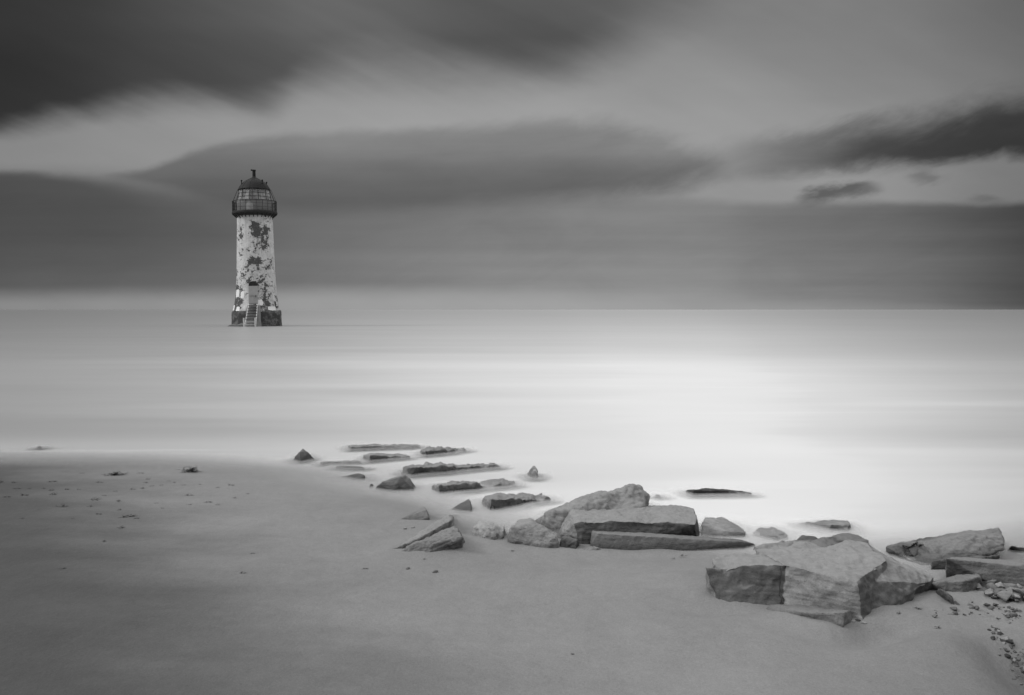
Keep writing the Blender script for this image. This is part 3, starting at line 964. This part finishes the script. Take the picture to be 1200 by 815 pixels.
HEAP = 'small pebble in the heap between the humped wedge and the grey slab'
SHELF = 'small pebble on the sandy shelf near the right edge'
for i in range(92):
    px = rnd.uniform(1143, 1204)
    py = 677 + (px - 1146) * .12 + rnd.random() ** 1.3 * 22
    pebble(px, py, rnd.choice((.016, .022, .03, .04, .05)) * rnd.uniform(.8, 1.3), HEAP, 'pebbles in the heap by the grey slab', rnd.choice(CHIP + PEB[:6]), lift=rnd.uniform(.0, .7))
for px, py, r, me in ((1166, 682, .06, PEB[3]), (1160, 689, .055, CHIP[1]), (1172, 686, .055, PEB[1]), (1154, 681, .05, CHIP[0]), (1148, 690, .05, CHIP[2]), (1171, 691, .045, CHIP[4]), (1186, 684, .05, CHIP[7])):
    pebble(px, py, r, HEAP, 'pebbles in the heap by the grey slab', me, .5)
for i in range(190):
    k = rnd.random()
    if k < .40:
        px, py = rnd.uniform(1095, 1204), rnd.uniform(698, 726)
    elif k < .62:
        px, py = rnd.gauss(1190, 10), rnd.gauss(718, 5)
    else:
        t_ = rnd.random()
        px, py = 1163 + 45 * t_ + rnd.gauss(0, 5), 735 + 62 * t_ + rnd.gauss(0, 7)
        if px > 1215: continue
    pebble(px, py, rnd.choice((.005, .007, .009, .012, .016, .022)) * rnd.uniform(.8, 1.3), SHELF, 'pebbles on the sandy shelf', rnd.choice(CHIP + PEB), lift=rnd.uniform(-.25, .2))
for px, py, r in ((510, 671, .022), (497, 655, .012), (478, 667, .018), (671, 767, .01), (1005, 728, .02), (1012, 731, .018), (1053, 719, .015)):
    pebble(px, py, r, 'small loose pebble on the open sand in front of the rocks', 'loose pebbles on the open sand', lift=.2)
for px, py in ((475, 620), (484, 619), (479, 640), (488, 633), (478, 647), (650, 641), (1000, 729)):
    pebble(px, py, .016, 'tiny pale stone lying on the sand close to the foot of a rock', 'tiny pale stones by the rocks', PEB[3], .3)

M_SHELL = plain('shell', 0.72, 0.45, 0.4, var=.15, scale=30)


def shell(px, py, r, label):
    p = foot(px, py)
    bm = bmesh.new()
    NU, NV = 18, 7
    rows = []
    for j in range(NV + 1):
        t = j / NV
        row = []
        for i in range(NU + 1):
            a = (i / NU - .5) * 2.5
            rr = t * (1 + .035 * math.cos(a * 22))
            row.append(bm.verts.new((math.sin(a) * rr, math.cos(a) * rr - .4, .42 * math.sin(math.pi * min(t * .9 + .08, 1)) * math.cos(a * .6))))
        rows.append(row)
    for j in range(NV):
        for i in range(NU):
            if j == 0:
                bm.faces.new((rows[0][0], rows[1][i], rows[1][i + 1])) if i == 0 else bm.faces.new((rows[0][i], rows[1][i], rows[1][i + 1]))
            else:
                bm.faces.new((rows[j][i], rows[j + 1][i], rows[j + 1][i + 1], rows[j][i + 1]))
    bmesh.ops.remove_doubles(bm, verts=bm.verts, dist=1e-5)
    ob = bm_obj('shell', bm, M_SHELL, smooth=True)
    md = ob.modifiers.new('t', 'SOLIDIFY')
    md.thickness = .06
    ob.location = (p.x, p.y, p.z + .002)
    ob.scale = (r, r, r)
    ob.rotation_euler = (.35, .2, rnd.uniform(0, 6))
    return tag(ob, label, 'shell')


shell(1041, 713, .032, 'white cockle shell on the sand at the right foot of the largest block')

M_WEED = plain('seaweed', 0.035, 0.4, 0.5, var=.4, scale=20)


def weed_mesh(seed, n, lng, flat):
    """a tangle of flat curling fronds lying on the sand"""
    r = random.Random(seed)
    bm = bmesh.new()
    for k in range(n):
        a = r.uniform(0, 6.28)
        x, y = r.gauss(0, .35 if n > 20 else .13), r.gauss(0, .2 if n > 20 else .08)
        z = abs(r.gauss(0, .12)) * flat
        w = r.uniform(.03, .07)
        ln = r.uniform(.4, 1.0) * lng
        prev = None
        segs = 7
        for s in range(segs + 1):
            t = s / segs
            px_, py_ = math.cos(a), math.sin(a)
            ww = w * (1 - t * .75)
            h = z + .10 * flat * math.sin(t * 3.1 + k) * (1 - t) + .02
            u = bm.verts.new((x - py_ * ww, y + px_ * ww, max(h, .01)))
            v = bm.verts.new((x + py_ * ww, y - px_ * ww, max(h + r.uniform(-.03, .03), .005)))
            if prev:
                bm.faces.new((prev[0], u, v, prev[1]))
            prev = (u, v)
            x += px_ * ln / segs
            y += py_ * ln / segs
            a += r.uniform(-.5, .5)
    r_ = bmesh.ops.solidify(bm, geom=bm.faces[:], thickness=.02)
    me = bpy.data.meshes.new('seaweed')
    bmesh.ops.recalc_face_normals(bm, faces=bm.faces)
    bm.to_mesh(me)
    bm.free()
    me.materials.append(M_WEED)
    return me


def weed(px, py, sx_, sy_, sz_, me, label, group, name='seaweed'):
    p = foot(px, py)
    ob = bpy.data.objects.new(name, me)
    ob.location = (p.x, p.y, p.z)
    ob.scale = (sx_, sy_, sz_)
    ob.rotation_euler = (0, 0, rnd.uniform(-.3, .3))
    link(ob)
    return tag(ob, label, 'seaweed', group)


BIGW = [weed_mesh(50 + i, 70, .8, 1.3) for i in range(2)]
SMW = [weed_mesh(80 + i, 9, .7, .6) for i in range(8)]
weed(224, 553.5, .115, .12, .16, BIGW[0], 'larger dark mound of seaweed at the edge of the sand', 'mounds of seaweed')
weed(135, 557, .105, .10, .09, BIGW[1], 'flatter dark strip of seaweed on the sand near the water, left of the larger mound', 'mounds of seaweed')
SCR = 'small dark scrap of seaweed washed up on the sand at the left'
spots = [(2, 566, 1.2), (16, 566, .9), (61, 565, 1), (96, 555, .6), (165, 555, .8), (173, 562, .9), (172, 566, .7), (116, 566, .9), (198, 564, .5), (215, 569, .7), (189, 569, .6), (234, 568, .5),
         (111, 586, 1.1), (107, 594, .9), (75, 594, 1.3), (115, 603, 1.0), (141, 598, .8), (140, 588, .8), (221, 581, 1.1), (183, 590, .6), (144, 619, 1.1), (150, 606, 1.4), (160, 608, .7), (255, 592, .8),
         (244, 589, .8), (270, 569, .9), (255, 572, .6), (62, 580, 1.1), (122, 581, .7), (28, 581, .9), (135, 576, .5), (123, 635, .7), (73, 667, .5), (296, 649, .5), (284, 672, .5), (428, 667, .5), (85, 608, .4), (27, 608, .5),
         (60, 575, .8), (52, 573, .7), (34, 573, .7), (20, 573, .8), (78, 574, .8), (92, 574, .7), (168, 573, .9), (178, 570, .7), (155, 574, .6), (205, 566, .6), (276, 584, .5), (290, 579, .5), (190, 596, .5), (222, 592, .5), (8, 583, .8), (45, 597, .3)]
for px, py, s in spots:
    k = s * rnd.uniform(.045, .07)
    weed(px, py, k * 1.5, k * 1.0, k * 1.5, rnd.choice(SMW), SCR, 'scraps of seaweed on the sand')
for px, py, s in [(600, 646, .5), (452, 580, .6), (433, 582, .5), (495, 620, .4), (390, 577, .5), (1075, 714, .7), (1100, 736, .6), (895, 655, .4), (800, 652, .6), (790, 655, .5), (552, 634, .5)]:
    k = s * .06
    weed(px, py, k * 1.5, k * 1.0, k * 1.5, rnd.choice(SMW), 'small dark scrap of seaweed on the sand near the rocks', 'scraps of seaweed near the rocks')

# ------------------------------------------------------------------ lighthouse
LH = Vector((-29.4, 98.4, 0.0))
LEAN = R(-1.15)

# tower paint: whitewash peeling off dark brick
m_tower, gg, b, o = new_mat('peeling_whitewash')
t = gg.node('ShaderNodeTexCoord')
P = t.outputs['Object']
sp = gg.node('ShaderNodeSeparateXYZ')
gg.nt.links.new(P, sp.inputs[0])
x, y, z = (E(gg, sp.outputs[i]) for i in range(3))
ang = gg.math('ARCTAN2', x, y * -1.0)      # 0 faces the camera, + to the right
n1 = gg.noise(P, 0.9, 6.0, 0.62, 0.4)
n2 = gg.noise(P, 3.2, 4.0, 0.6, 0.6)
n5 = gg.noise(gg.vec(x * 2.2, y * 2.2, z * 3.6), 1.0, 5.0, 0.65, 0.8)


def blob(ca, cz, ra, rz):
    u = (ang - ca) * (1.0 / ra)
    v = (z - cz) * (1.0 / rz)
    return gg.step(u * u + v * v, 1.6, 0.0)


dens = blob(.55, 10.6, .5, 1.4) + blob(.95, 9.5, .35, 1.3) * .8 + blob(.1, 11.6, .35, .6) * .7 + blob(.5, 6.8, .8, .8) * .55 + blob(-.1, 5.5, .55, .7) * .7 + \
    blob(-.95, 3.4, .6, 2.4) * .85 + blob(.65, 3.6, .42, 1.9) * .9 + blob(-.2, 8.6, .6, .6) * .35 + blob(-.55, 10.2, .15, .5) * .4 + blob(.0, 7.3, .6, .5) * .5
dens = gg.math('MINIMUM', dens + gg.step(z, 6.5, 2.0) * .25, 1.2)
fld = (n1 * 0.62 + n2 * 0.38 + dens * 0.120 + (n5 - .5) * .42)
peel = gg.step(fld, 0.582, 0.602)
under = gg.step(fld, .535, .585)
run = gg.step(gg.noise(gg.vec(ang * 9.0, z * .22, 1.0), 1.0, 4.0, .65), .50, .72) * gg.step(z, 6.0, 12.5)
grime = gg.step(gg.noise(gg.vec(ang * 5.0, z * .9, 4.0), 1.0, 5.0, .65), .46, .66) * gg.step(z, 7.5, 2.0)
white = 0.58 * (1.0 + (gg.noise(P, 1.6, 5.0, 0.6) - 0.5) * 0.9 + (gg.noise(P, 7.0, 3.0, 0.6) - 0.5) * 0.4 + (gg.noise(gg.vec(x * 3, y * 3, z * .35), 1.0, 4.0, .6) - .5) * .35)
ra = ang * 2.2
brk = gg.node('ShaderNodeTexBrick')
gg.put(brk.inputs['Vector'], gg.vec(ang * 2.3, z))
brk.inputs['Scale'].default_value = 3.2
for i_, c_ in ((1, .050), (2, .10), (3, .14)):
    brk.inputs[i_].default_value = grey(c_)
brk.inputs['Mortar Size'].default_value = .02
bwn = gg.node('ShaderNodeRGBToBW')
gg.nt.links.new(brk.outputs[0], bwn.inputs[0])
brick = E(gg, bwn.outputs[0]) * (0.6 + n2 * .8)
white = white * (1.0 - under * .30) * (1.0 - run * .38) * (1.0 - grime * .30)
gg.put(b.inputs['Base Color'], grey_of(gg, gg.mix(peel, white, brick)))
b.inputs['Roughness'].default_value = .8
b.inputs['Specular IOR Level'].default_value = .2
bump(gg, b, n2 * .3 - peel * 1.0, .5, .05)

M_IRON = plain('rusty_iron', 0.032, .7, .25, var=.5, scale=3)
m_pl, gg, b, o = new_mat('plinth_masonry')
t = gg.node('ShaderNodeTexCoord')
q1 = gg.noise(t.outputs['Object'], 1.3, 5.0, .65)
q2 = gg.noise(t.outputs['Object'], 4.5, 4.0, .6)
gg.put(b.inputs['Base Color'], grey_of(gg, gg.mix(gg.step(q1, .46, .60), .045, .14) * (q2 * 1.3 + .35)))
b.inputs['Roughness'].default_value = .8
bump(gg, b, q2, .6, .12)
M_PLINTH = m_pl
M_CONC = plain('worn_concrete', 0.24, .85, .2, var=.3, scale=2)
M_PATCH = plain('fresh_whitewash', 0.80, .7, .3, var=.06, scale=2)
M_DOOR = plain('door_board', 0.38, .6, .3, var=.2, scale=3)
M_LADDER = plain('pale_metal', 0.55, .5, .4, var=.12, scale=4)
M_DOME = plain('dome_metal', 0.016, .7, .2, var=.5, scale=2.2)
m_glass, gg, b, o = new_mat('skylit_lantern_glass')
t = gg.node('ShaderNodeTexCoord')
nn = gg.noise(t.outputs['Object'], 1.1, 4.0, .6)
gg.put(b.inputs['Base Color'], grey_of(gg, gg.step(nn, .35, .65, .38, .75)))  # pale base paints the reflected sky into the panes
b.inputs['Roughness'].default_value = .35
tr = gg.node('ShaderNodeBsdfTransparent')
mx = gg.node('ShaderNodeMixShader')
mx.inputs[0].default_value = .62
gg.nt.links.new(tr.outputs[0], mx.inputs[1])
gg.nt.links.new(b.outputs[0], mx.inputs[2])
gg.nt.links.new(mx.outputs[0], o.inputs['Surface'])


def lathe_bm(prof, n=64, closed=False, a0=0.0, a1=2 * math.pi, jit=None):
    bm = bmesh.new()
    full = abs(a1 - a0 - 2 * math.pi) < 1e-6
    cnt = n if full else n + 1
    rings = []
    for r, z in prof:
        ring = []
        for i in range(cnt):
            a = a0 + (a1 - a0) * i / n
            rr = r + (jit(a, z) if jit else 0)
            ring.append(bm.verts.new((rr * math.sin(a), -rr * math.cos(a), z)))
        rings.append(ring)
    for j in range(len(rings) - 1):
        for i in range(n):
            k = (i + 1) % cnt if full else i + 1
            bm.faces.new((rings[j][i], rings[j][k], rings[j + 1][k], rings[j + 1][i]))
    if full:
        if prof[0][0] > 1e-4: bm.faces.new(rings[0][::-1])
        if prof[-1][0] > 1e-4: bm.faces.new(rings[-1])
    bmesh.ops.remove_doubles(bm, verts=bm.verts, dist=1e-5)
    return bm


def tube(bm, p, q, r, n=8):
    p, q = Vector(p), Vector(q)
    d = q - p
    m = d.to_track_quat('Z', 'Y').to_matrix()
    a, c = [], []
    for i in range(n):
        t_ = 2 * math.pi * i / n
        off = m @ Vector((math.cos(t_) * r, math.sin(t_) * r, 0))
        a.append(bm.verts.new(p + off))
        c.append(bm.verts.new(q + off))
    for i in range(n):
        k = (i + 1) % n
        bm.faces.new((a[i], a[k], c[k], c[i]))
    bm.faces.new(a[::-1])
    bm.faces.new(c)


def box(bm, lo, hi):
    r = bmesh.ops.create_cube(bm, size=1)
    lo, hi = Vector(lo), Vector(hi)
    for v in r['verts']:
        v.co = Vector((lo[i] + (v.co[i] + .5) * (hi[i] - lo[i]) for i in range(3)))
    return r['verts']


def ring_bm(bm, R_, z, r, n=64):
    pts = [(R_ * math.sin(2 * math.pi * i / n), -R_ * math.cos(2 * math.pi * i / n), z) for i in range(n)]
    for i in range(n):
        tube(bm, pts[i], pts[(i + 1) % n], r, 6)


def rad(z):
    return float(np.interp(z, [1.6, 2.0, 2.6, 3.3, 4.2, 5.5, 8.0, 11.0, 12.7], [2.66, 2.55, 2.43, 2.33, 2.24, 2.16, 2.08, 2.01, 1.97]))


root = bpy.data.objects.new('lighthouse', None)
root.location = LH
root.rotation_euler = (0, LEAN, 0)
link(root)
tag(root, 'derelict white lighthouse with peeling paint standing in the shallow sea', 'lighthouse')

bm_obj('tower', lathe_bm([(rad(z_), z_) for z_ in np.linspace(1.6, 12.75, 50)], 96, jit=lambda a, z: .012 * noise.noise(Vector((math.sin(a) * 3, math.cos(a) * 3, z)))), m_tower, root, smooth=True)
pl = bm_obj('plinth', lathe_bm([(2.80, -1.6), (2.78, 0.0), (2.76, .6), (2.74, 1.0), (2.75, 1.3), (2.71, 1.55), (2.64, 1.70), (2.56, 1.76), (2.3, 1.77)], 96,
                               jit=lambda a, z: .10 * noise.noise(Vector((math.sin(a) * 5, math.cos(a) * 5, z * 1.5))) + .05 * noise.noise(Vector((math.sin(a) * 14, math.cos(a) * 14, z * 4)))), M_PLINTH, root, smooth=True)
# gallery
gl = bm_obj('gallery', lathe_bm([(1.95, 12.55), (2.12, 12.7), (2.40, 12.82), (2.52, 12.86), (2.54, 13.04), (2.50, 13.08), (1.6, 13.08)], 72), M_IRON, root)
bm = bmesh.new()
for i in range(28):
    a = 2 * math.pi * i / 28
    s_, c_ = math.sin(a), -math.cos(a)
    tube(bm, (1.97 * s_, 1.97 * c_, 12.40), (2.48 * s_, 2.48 * c_, 12.84), .05, 6)
bm_obj('bracket_ring', bm, M_IRON, gl)
bm = bmesh.new()
for i in range(24):
    a = 2 * math.pi * (i + .5) / 24
    s_, c_ = math.sin(a), -math.cos(a)
    tube(bm, (2.45 * s_, 2.45 * c_, 13.0), (2.45 * s_, 2.45 * c_, 14.28), .035, 6)
for i in range(96):
    a = 2 * math.pi * i / 96
    s_, c_ = math.sin(a), -math.cos(a)
    tube(bm, (2.45 * s_, 2.45 * c_, 13.05), (2.45 * s_, 2.45 * c_, 14.26), .013, 4)
for z_ in (13.12, 13.5, 13.9):
    ring_bm(bm, 2.45, z_, .018)
ring_bm(bm, 2.45, 14.28, .045)
bm_obj('railing', bm, M_IRON, gl)
# lantern
lw = bm_obj('lantern_wall', lathe_bm([(1.95, 13.06), (1.95, 14.22), (1.99, 14.26), (1.99, 14.34), (1.9, 14.36)], 64), plain('lantern_iron', .26, .6, .3, var=.4, scale=2), root)
bm = bmesh.new()
NP = 12
def lant(r, z_, i):
    a = 2 * math.pi * i / NP
    return Vector((r * math.sin(a), -r * math.cos(a), z_))
ZL, ZH, RL, RH = 14.34, 15.62, 1.90, 1.72
for i in range(NP):
    q = [lant(RL, ZL, i), lant(RL, ZL, i + 1), lant(RH, ZH, i + 1), lant(RH, ZH, i)]
    bm.faces.new([bm.verts.new(v) for v in q])
bmesh.ops.solidify(bm, geom=bm.faces[:], thickness=.02)
gz_ = bm_obj('lantern_glazing', bm, m_glass, root)
bm = bmesh.new()
for i in range(NP):
    tube(bm, lant(RL + .02, ZL, i), lant(RH + .02, ZH, i), .035, 6)
    for f_ in (0.0, .33, .66, 1.0):
        r_ = RL + (RH - RL) * f_ + .02
        z_ = ZL + (ZH - ZL) * f_
        tube(bm, lant(r_, z_, i), lant(r_, z_, i + 1), .022, 6)
bm_obj('glazing_frame', bm, M_IRON, gz_)
bm = bmesh.new()
for i in range(16):
    a = 2 * math.pi * (i + .5) / 16
    s_, c_ = math.sin(a), -math.cos(a)
    tube(bm, (2.42 * s_, 2.42 * c_, 14.28), (1.86 * s_, 1.86 * c_, 15.66), .020, 6)
bm_obj('stay_rods', bm, M_IRON, root)
bm = lathe_bm([(.55, 13.4), (.75, 13.8), (.8, 14.5), (.7, 15.1), (.3, 15.4)], 24)
bm_obj('lamp_housing', bm, plain('lamp_housing', .10, .5, .4), root, smooth=True)
prof = [(1.72, 15.58), (1.80, 15.60), (1.82, 15.68), (1.78, 15.72), (1.70, 15.88), (1.60, 16.05), (1.47, 16.22), (1.32, 16.40), (1.13, 16.56), (.92, 16.70), (.70, 16.82), (.50, 16.92), (.36, 17.0), (.27, 17.1)]
dm = bm_obj('dome', lathe_bm(prof, 48), M_DOME, root, smooth=True)
bm = bmesh.new()
for i in range(12):
    a = 2 * math.pi * i / 12
    last = None
    for r_, z_ in prof[3:-1]:
        p_ = Vector((r_ * math.sin(a), -r_ * math.cos(a), z_))
        if last is not None and (p_ - last).length > .02:
            tube(bm, last, p_, .022, 5)
        last = p_
bm_obj('dome_ribs', bm, M_DOME, dm)
for a in (-.95, .95, 2.2, -2.2):
    bm = bmesh.new()
    p_ = Vector((1.46 * math.sin(a), -1.46 * math.cos(a), 16.18))
    tube(bm, p_, p_ + Vector((0, 0, .42)), .055, 8)
    bmesh.ops.create_uvsphere(bm, u_segments=10, v_segments=6, radius=.10, matrix=Matrix.Translation(p_ + Vector((0, 0, .45))))
    bm_obj('knob', bm, M_DOME, dm)
fin = bm_obj('finial', lathe_bm([(.30, 16.98), (.26, 17.1), (.185, 17.2), (.175, 17.8), (.21, 17.84), (.21, 17.98), (.0, 18.02)], 16), M_DOME, dm)
bm = bmesh.new()
tube(bm, (.15, 0, 17.86), (-.34, 0, 17.98), .09, 8)
bm_obj('vane', bm, M_DOME, fin)
# lantern door seen through the gallery rail
def arch_pts(w, h, n=10):
    p = [(-w, 0), (w, 0), (w, h - w)]
    for i in range(1, n):
        a = math.pi * i / n
        p.append((w * math.cos(a), h - w + w * math.sin(a)))
    p.append((-w, h - w))
    return p
def arch_bm(w, h, R_in, R_out, z0):
    """arched slab bowed to a cylinder: polygon in (arc, height) extruded from R_in to R_out"""
    bm = bmesh.new()
    pts = arch_pts(w, h)
    fr = [bm.verts.new((R_out * math.sin(u / R_out), -R_out * math.cos(u / R_out), z0 + v)) for u, v in pts]
    bk = [bm.verts.new((R_in * math.sin(u / R_out), -R_in * math.cos(u / R_out), z0 + v)) for u, v in pts]
    bm.faces.new(fr)
    bm.faces.new(bk[::-1])
    n = len(pts)
    for i in range(n):
        bm.faces.new((fr[i], bk[i], bk[(i + 1) % n], fr[(i + 1) % n]))
    return bm
bm_obj('hatch', arch_bm(.40, .98, 1.9, 2.0, 13.1), M_LADDER, lw)
# door with its arch and steps
def bowed(pts, R_in, R_out):
    bm = bmesh.new()
    fr = [bm.verts.new((R_out * math.sin(u / R_out), -R_out * math.cos(u / R_out), v)) for u, v in pts]
    bk = [bm.verts.new((R_in * math.sin(u / R_out), -R_in * math.cos(u / R_out), v)) for u, v in pts]
    bm.faces.new(fr)
    bm.faces.new(bk[::-1])
    for i in range(len(pts)):
        bm.faces.new((fr[i], bk[i], bk[(i + 1) % len(pts)], fr[(i + 1) % len(pts)]))
    return bm
door = bm_obj('door', bowed([(-.5, 2.46), (.5, 2.46), (.5, 4.52), (-.5, 4.52)], 2.2, 2.50), M_DOOR, root)
bm_obj('fanlight', bowed([(-.5, 4.54), (.5, 4.54)] + [(.5 * math.cos(a), 4.56 + .5 * math.sin(a)) for a in np.linspace(0, math.pi, 13)], 2.1, 2.46), M_IRON, root)
bm = bmesh.new()
box(bm, (-.42, -2.60, 2.55), (.42, -2.515, 2.62)); box(bm, (-.42, -2.60, 3.45), (.42, -2.515, 3.53))
bm_obj('batten', bm, M_DOOR, door)
bm = bmesh.new(); tube(bm, (.3, -2.62, 3.25), (.3, -2.62, 3.5), .03, 6); tube(bm, (.3, -2.5, 3.27), (.3, -2.62, 3.27), .025, 6); tube(bm, (.3, -2.5, 3.48), (.3, -2.62, 3.48), .025, 6)
bm_obj('handle', bm, M_IRON, door)
# whitewash patches
def cyl_patch(ca, z0, wa, hh, seed):
    bm = bmesh.new()
    r_ = random.Random(seed)
    n = 26
    def P_(u, v, off):
        R_ = rad(v) + off
        return bm.verts.new((R_ * math.sin(u), -R_ * math.cos(u), v))
    fr, bk = [], []
    for i in range(n):
        a = 2 * math.pi * i / n
        sq = (abs(math.cos(a)) ** 5 + abs(math.sin(a)) ** 5) ** (-1 / 5)
        k = sq * (1 + r_.uniform(-.12, .12))
        u, v = ca + wa * math.cos(a) * k, z0 + hh * math.sin(a) * k
        fr.append(P_(u, v, .03))
        bk.append(P_(u, v, -.03))
    c0 = P_(ca, z0, .03)
    for i in range(n):
        k = (i + 1) % n
        bm.faces.new((fr[i], fr[k], c0))
        bm.faces.new((fr[i], bk[i], bk[k], fr[k]))
    return bm
for k, (ca, z0, wa, hh) in enumerate(((-.80, 3.75, .16, .42), (-.42, 3.55, .11, .38), (.43, 2.62, .15, .34), (-1.15, 2.1, .20, .30), (-.62, 1.98, .12, .24), (1.0, 1.95, .22, .22))):
    bm_obj('whitewash_patch', cyl_patch(ca, z0, wa, hh, k), M_PATCH, root, smooth=False)
# steps: a concrete ramp block, two white stringers, treads
lean = Vector((0, 0, 0))
bm = bmesh.new()
v_ = [(-.62, -2.6, 2.36), (.72, -2.6, 2.36), (.72, -2.95, 2.30), (-.62, -2.95, 2.30), (-.95, -2.6, -1.4), (1.0, -2.6, -1.4), (1.0, -3.9, -1.4), (-.95, -3.9, -1.4)]
vv = [bm.verts.new(p_) for p_ in v_]
for f_ in ((0, 1, 2, 3), (4, 7, 6, 5), (3, 2, 6, 7), (0, 3, 7, 4), (1, 5, 6, 2), (0, 4, 5, 1)):
    bm.faces.new([vv[i] for i in f_])
bmesh.ops.subdivide_edges(bm, edges=bm.edges[:], cuts=6, use_grid_fill=True)
for q in bm.verts:
    q.co += Vector((noise.noise(q.co * 1.3), noise.noise(q.co * 1.3 + Vector((9, 0, 0))), noise.noise(q.co * 1.7 + Vector((0, 7, 0))))) * .07
bm_obj('step_base', bm, M_CONC, root, smooth=True)
st_root = None
for sx_, bot, top in ((-1, -.72, -.40), (1, .50, .52)):
    bm = bmesh.new()
    tube(bm, (bot - .12 * 0, -4.75, -.3), (top, -3.02, 2.45), .06, 8)
    tube(bm, (bot, -4.76, -.8), (bot, -4.76, .95), .085, 8)
    so = bm_obj('stair_rail', bm, M_LADDER, root)
for k in range(9):
    f_ = (k + .6) / 9
    xl, xr = -.72 + .32 * f_, .50 + .02 * f_
    yv, zv = -4.75 + 1.73 * f_, -.3 + 2.75 * f_
    bm = bmesh.new()
    box(bm, (xl - .02, yv - .13, zv - .03), (xr + .02, yv + .13, zv + .03))
    bm_obj('tread', bm, M_LADDER if k < 3 else M_IRON, root)
bm = bmesh.new()
tube(bm, (2.38, -.8, 1.7), (2.38, -.8, 2.75), .07, 8)
tube(bm, (2.38, -.8, 2.25), (2.56, -.8, 2.0), .05, 8)
bm_obj('mooring_post', bm, M_IRON, root)
for ob in root.children:                      # the doorway and its steps face a little to the right
    if ob.name.split('.')[0] in ('door', 'fanlight', 'step_base', 'stair_rail', 'tread'):
        ob.rotation_euler = (0, 0, .15)
# rubble skirt round the foot of the tower
def shoal(cx, cy, rx, ry, h, name, label, seed):
    bm = bmesh.new()
    n, mrows = 40, 9
    rows = []
    for j in range(mrows + 1):
        t_ = j / mrows
        row = []
        for i in range(n):
            a = 2 * math.pi * i / n
            k = (1 - t_) * (1 + .25 * noise.noise(Vector((math.cos(a) * 2 + seed, math.sin(a) * 2, 0))))
            p_ = Vector((math.cos(a) * rx * k, math.sin(a) * ry * k, -.5 + (h + .5) * (1 - (1 - t_) ** 2)))
            p_ += Vector((0, 0, 1)) * (.22 * noise.noise(p_ * 1.6 + Vector((seed, 0, 0))))
            row.append(bm.verts.new(p_))
        rows.append(row)
    for j in range(mrows):
        for i in range(n):
            k = (i + 1) % n
            bm.faces.new((rows[j][i], rows[j][k], rows[j + 1][k], rows[j + 1][i]))
    bmesh.ops.remove_doubles(bm, verts=bm.verts, dist=1e-4)
    ob = bm_obj(name, bm, M_DARK, smooth=True)
    ob.location = (cx, cy, 0)
    return tag(ob, label, 'rock')
shoal(LH.x - .6, LH.y - 2.0, 3.4, 2.2, .42, 'rubble_bank', 'low dark bank of rubble at the waterline around the foot of the lighthouse', 3)
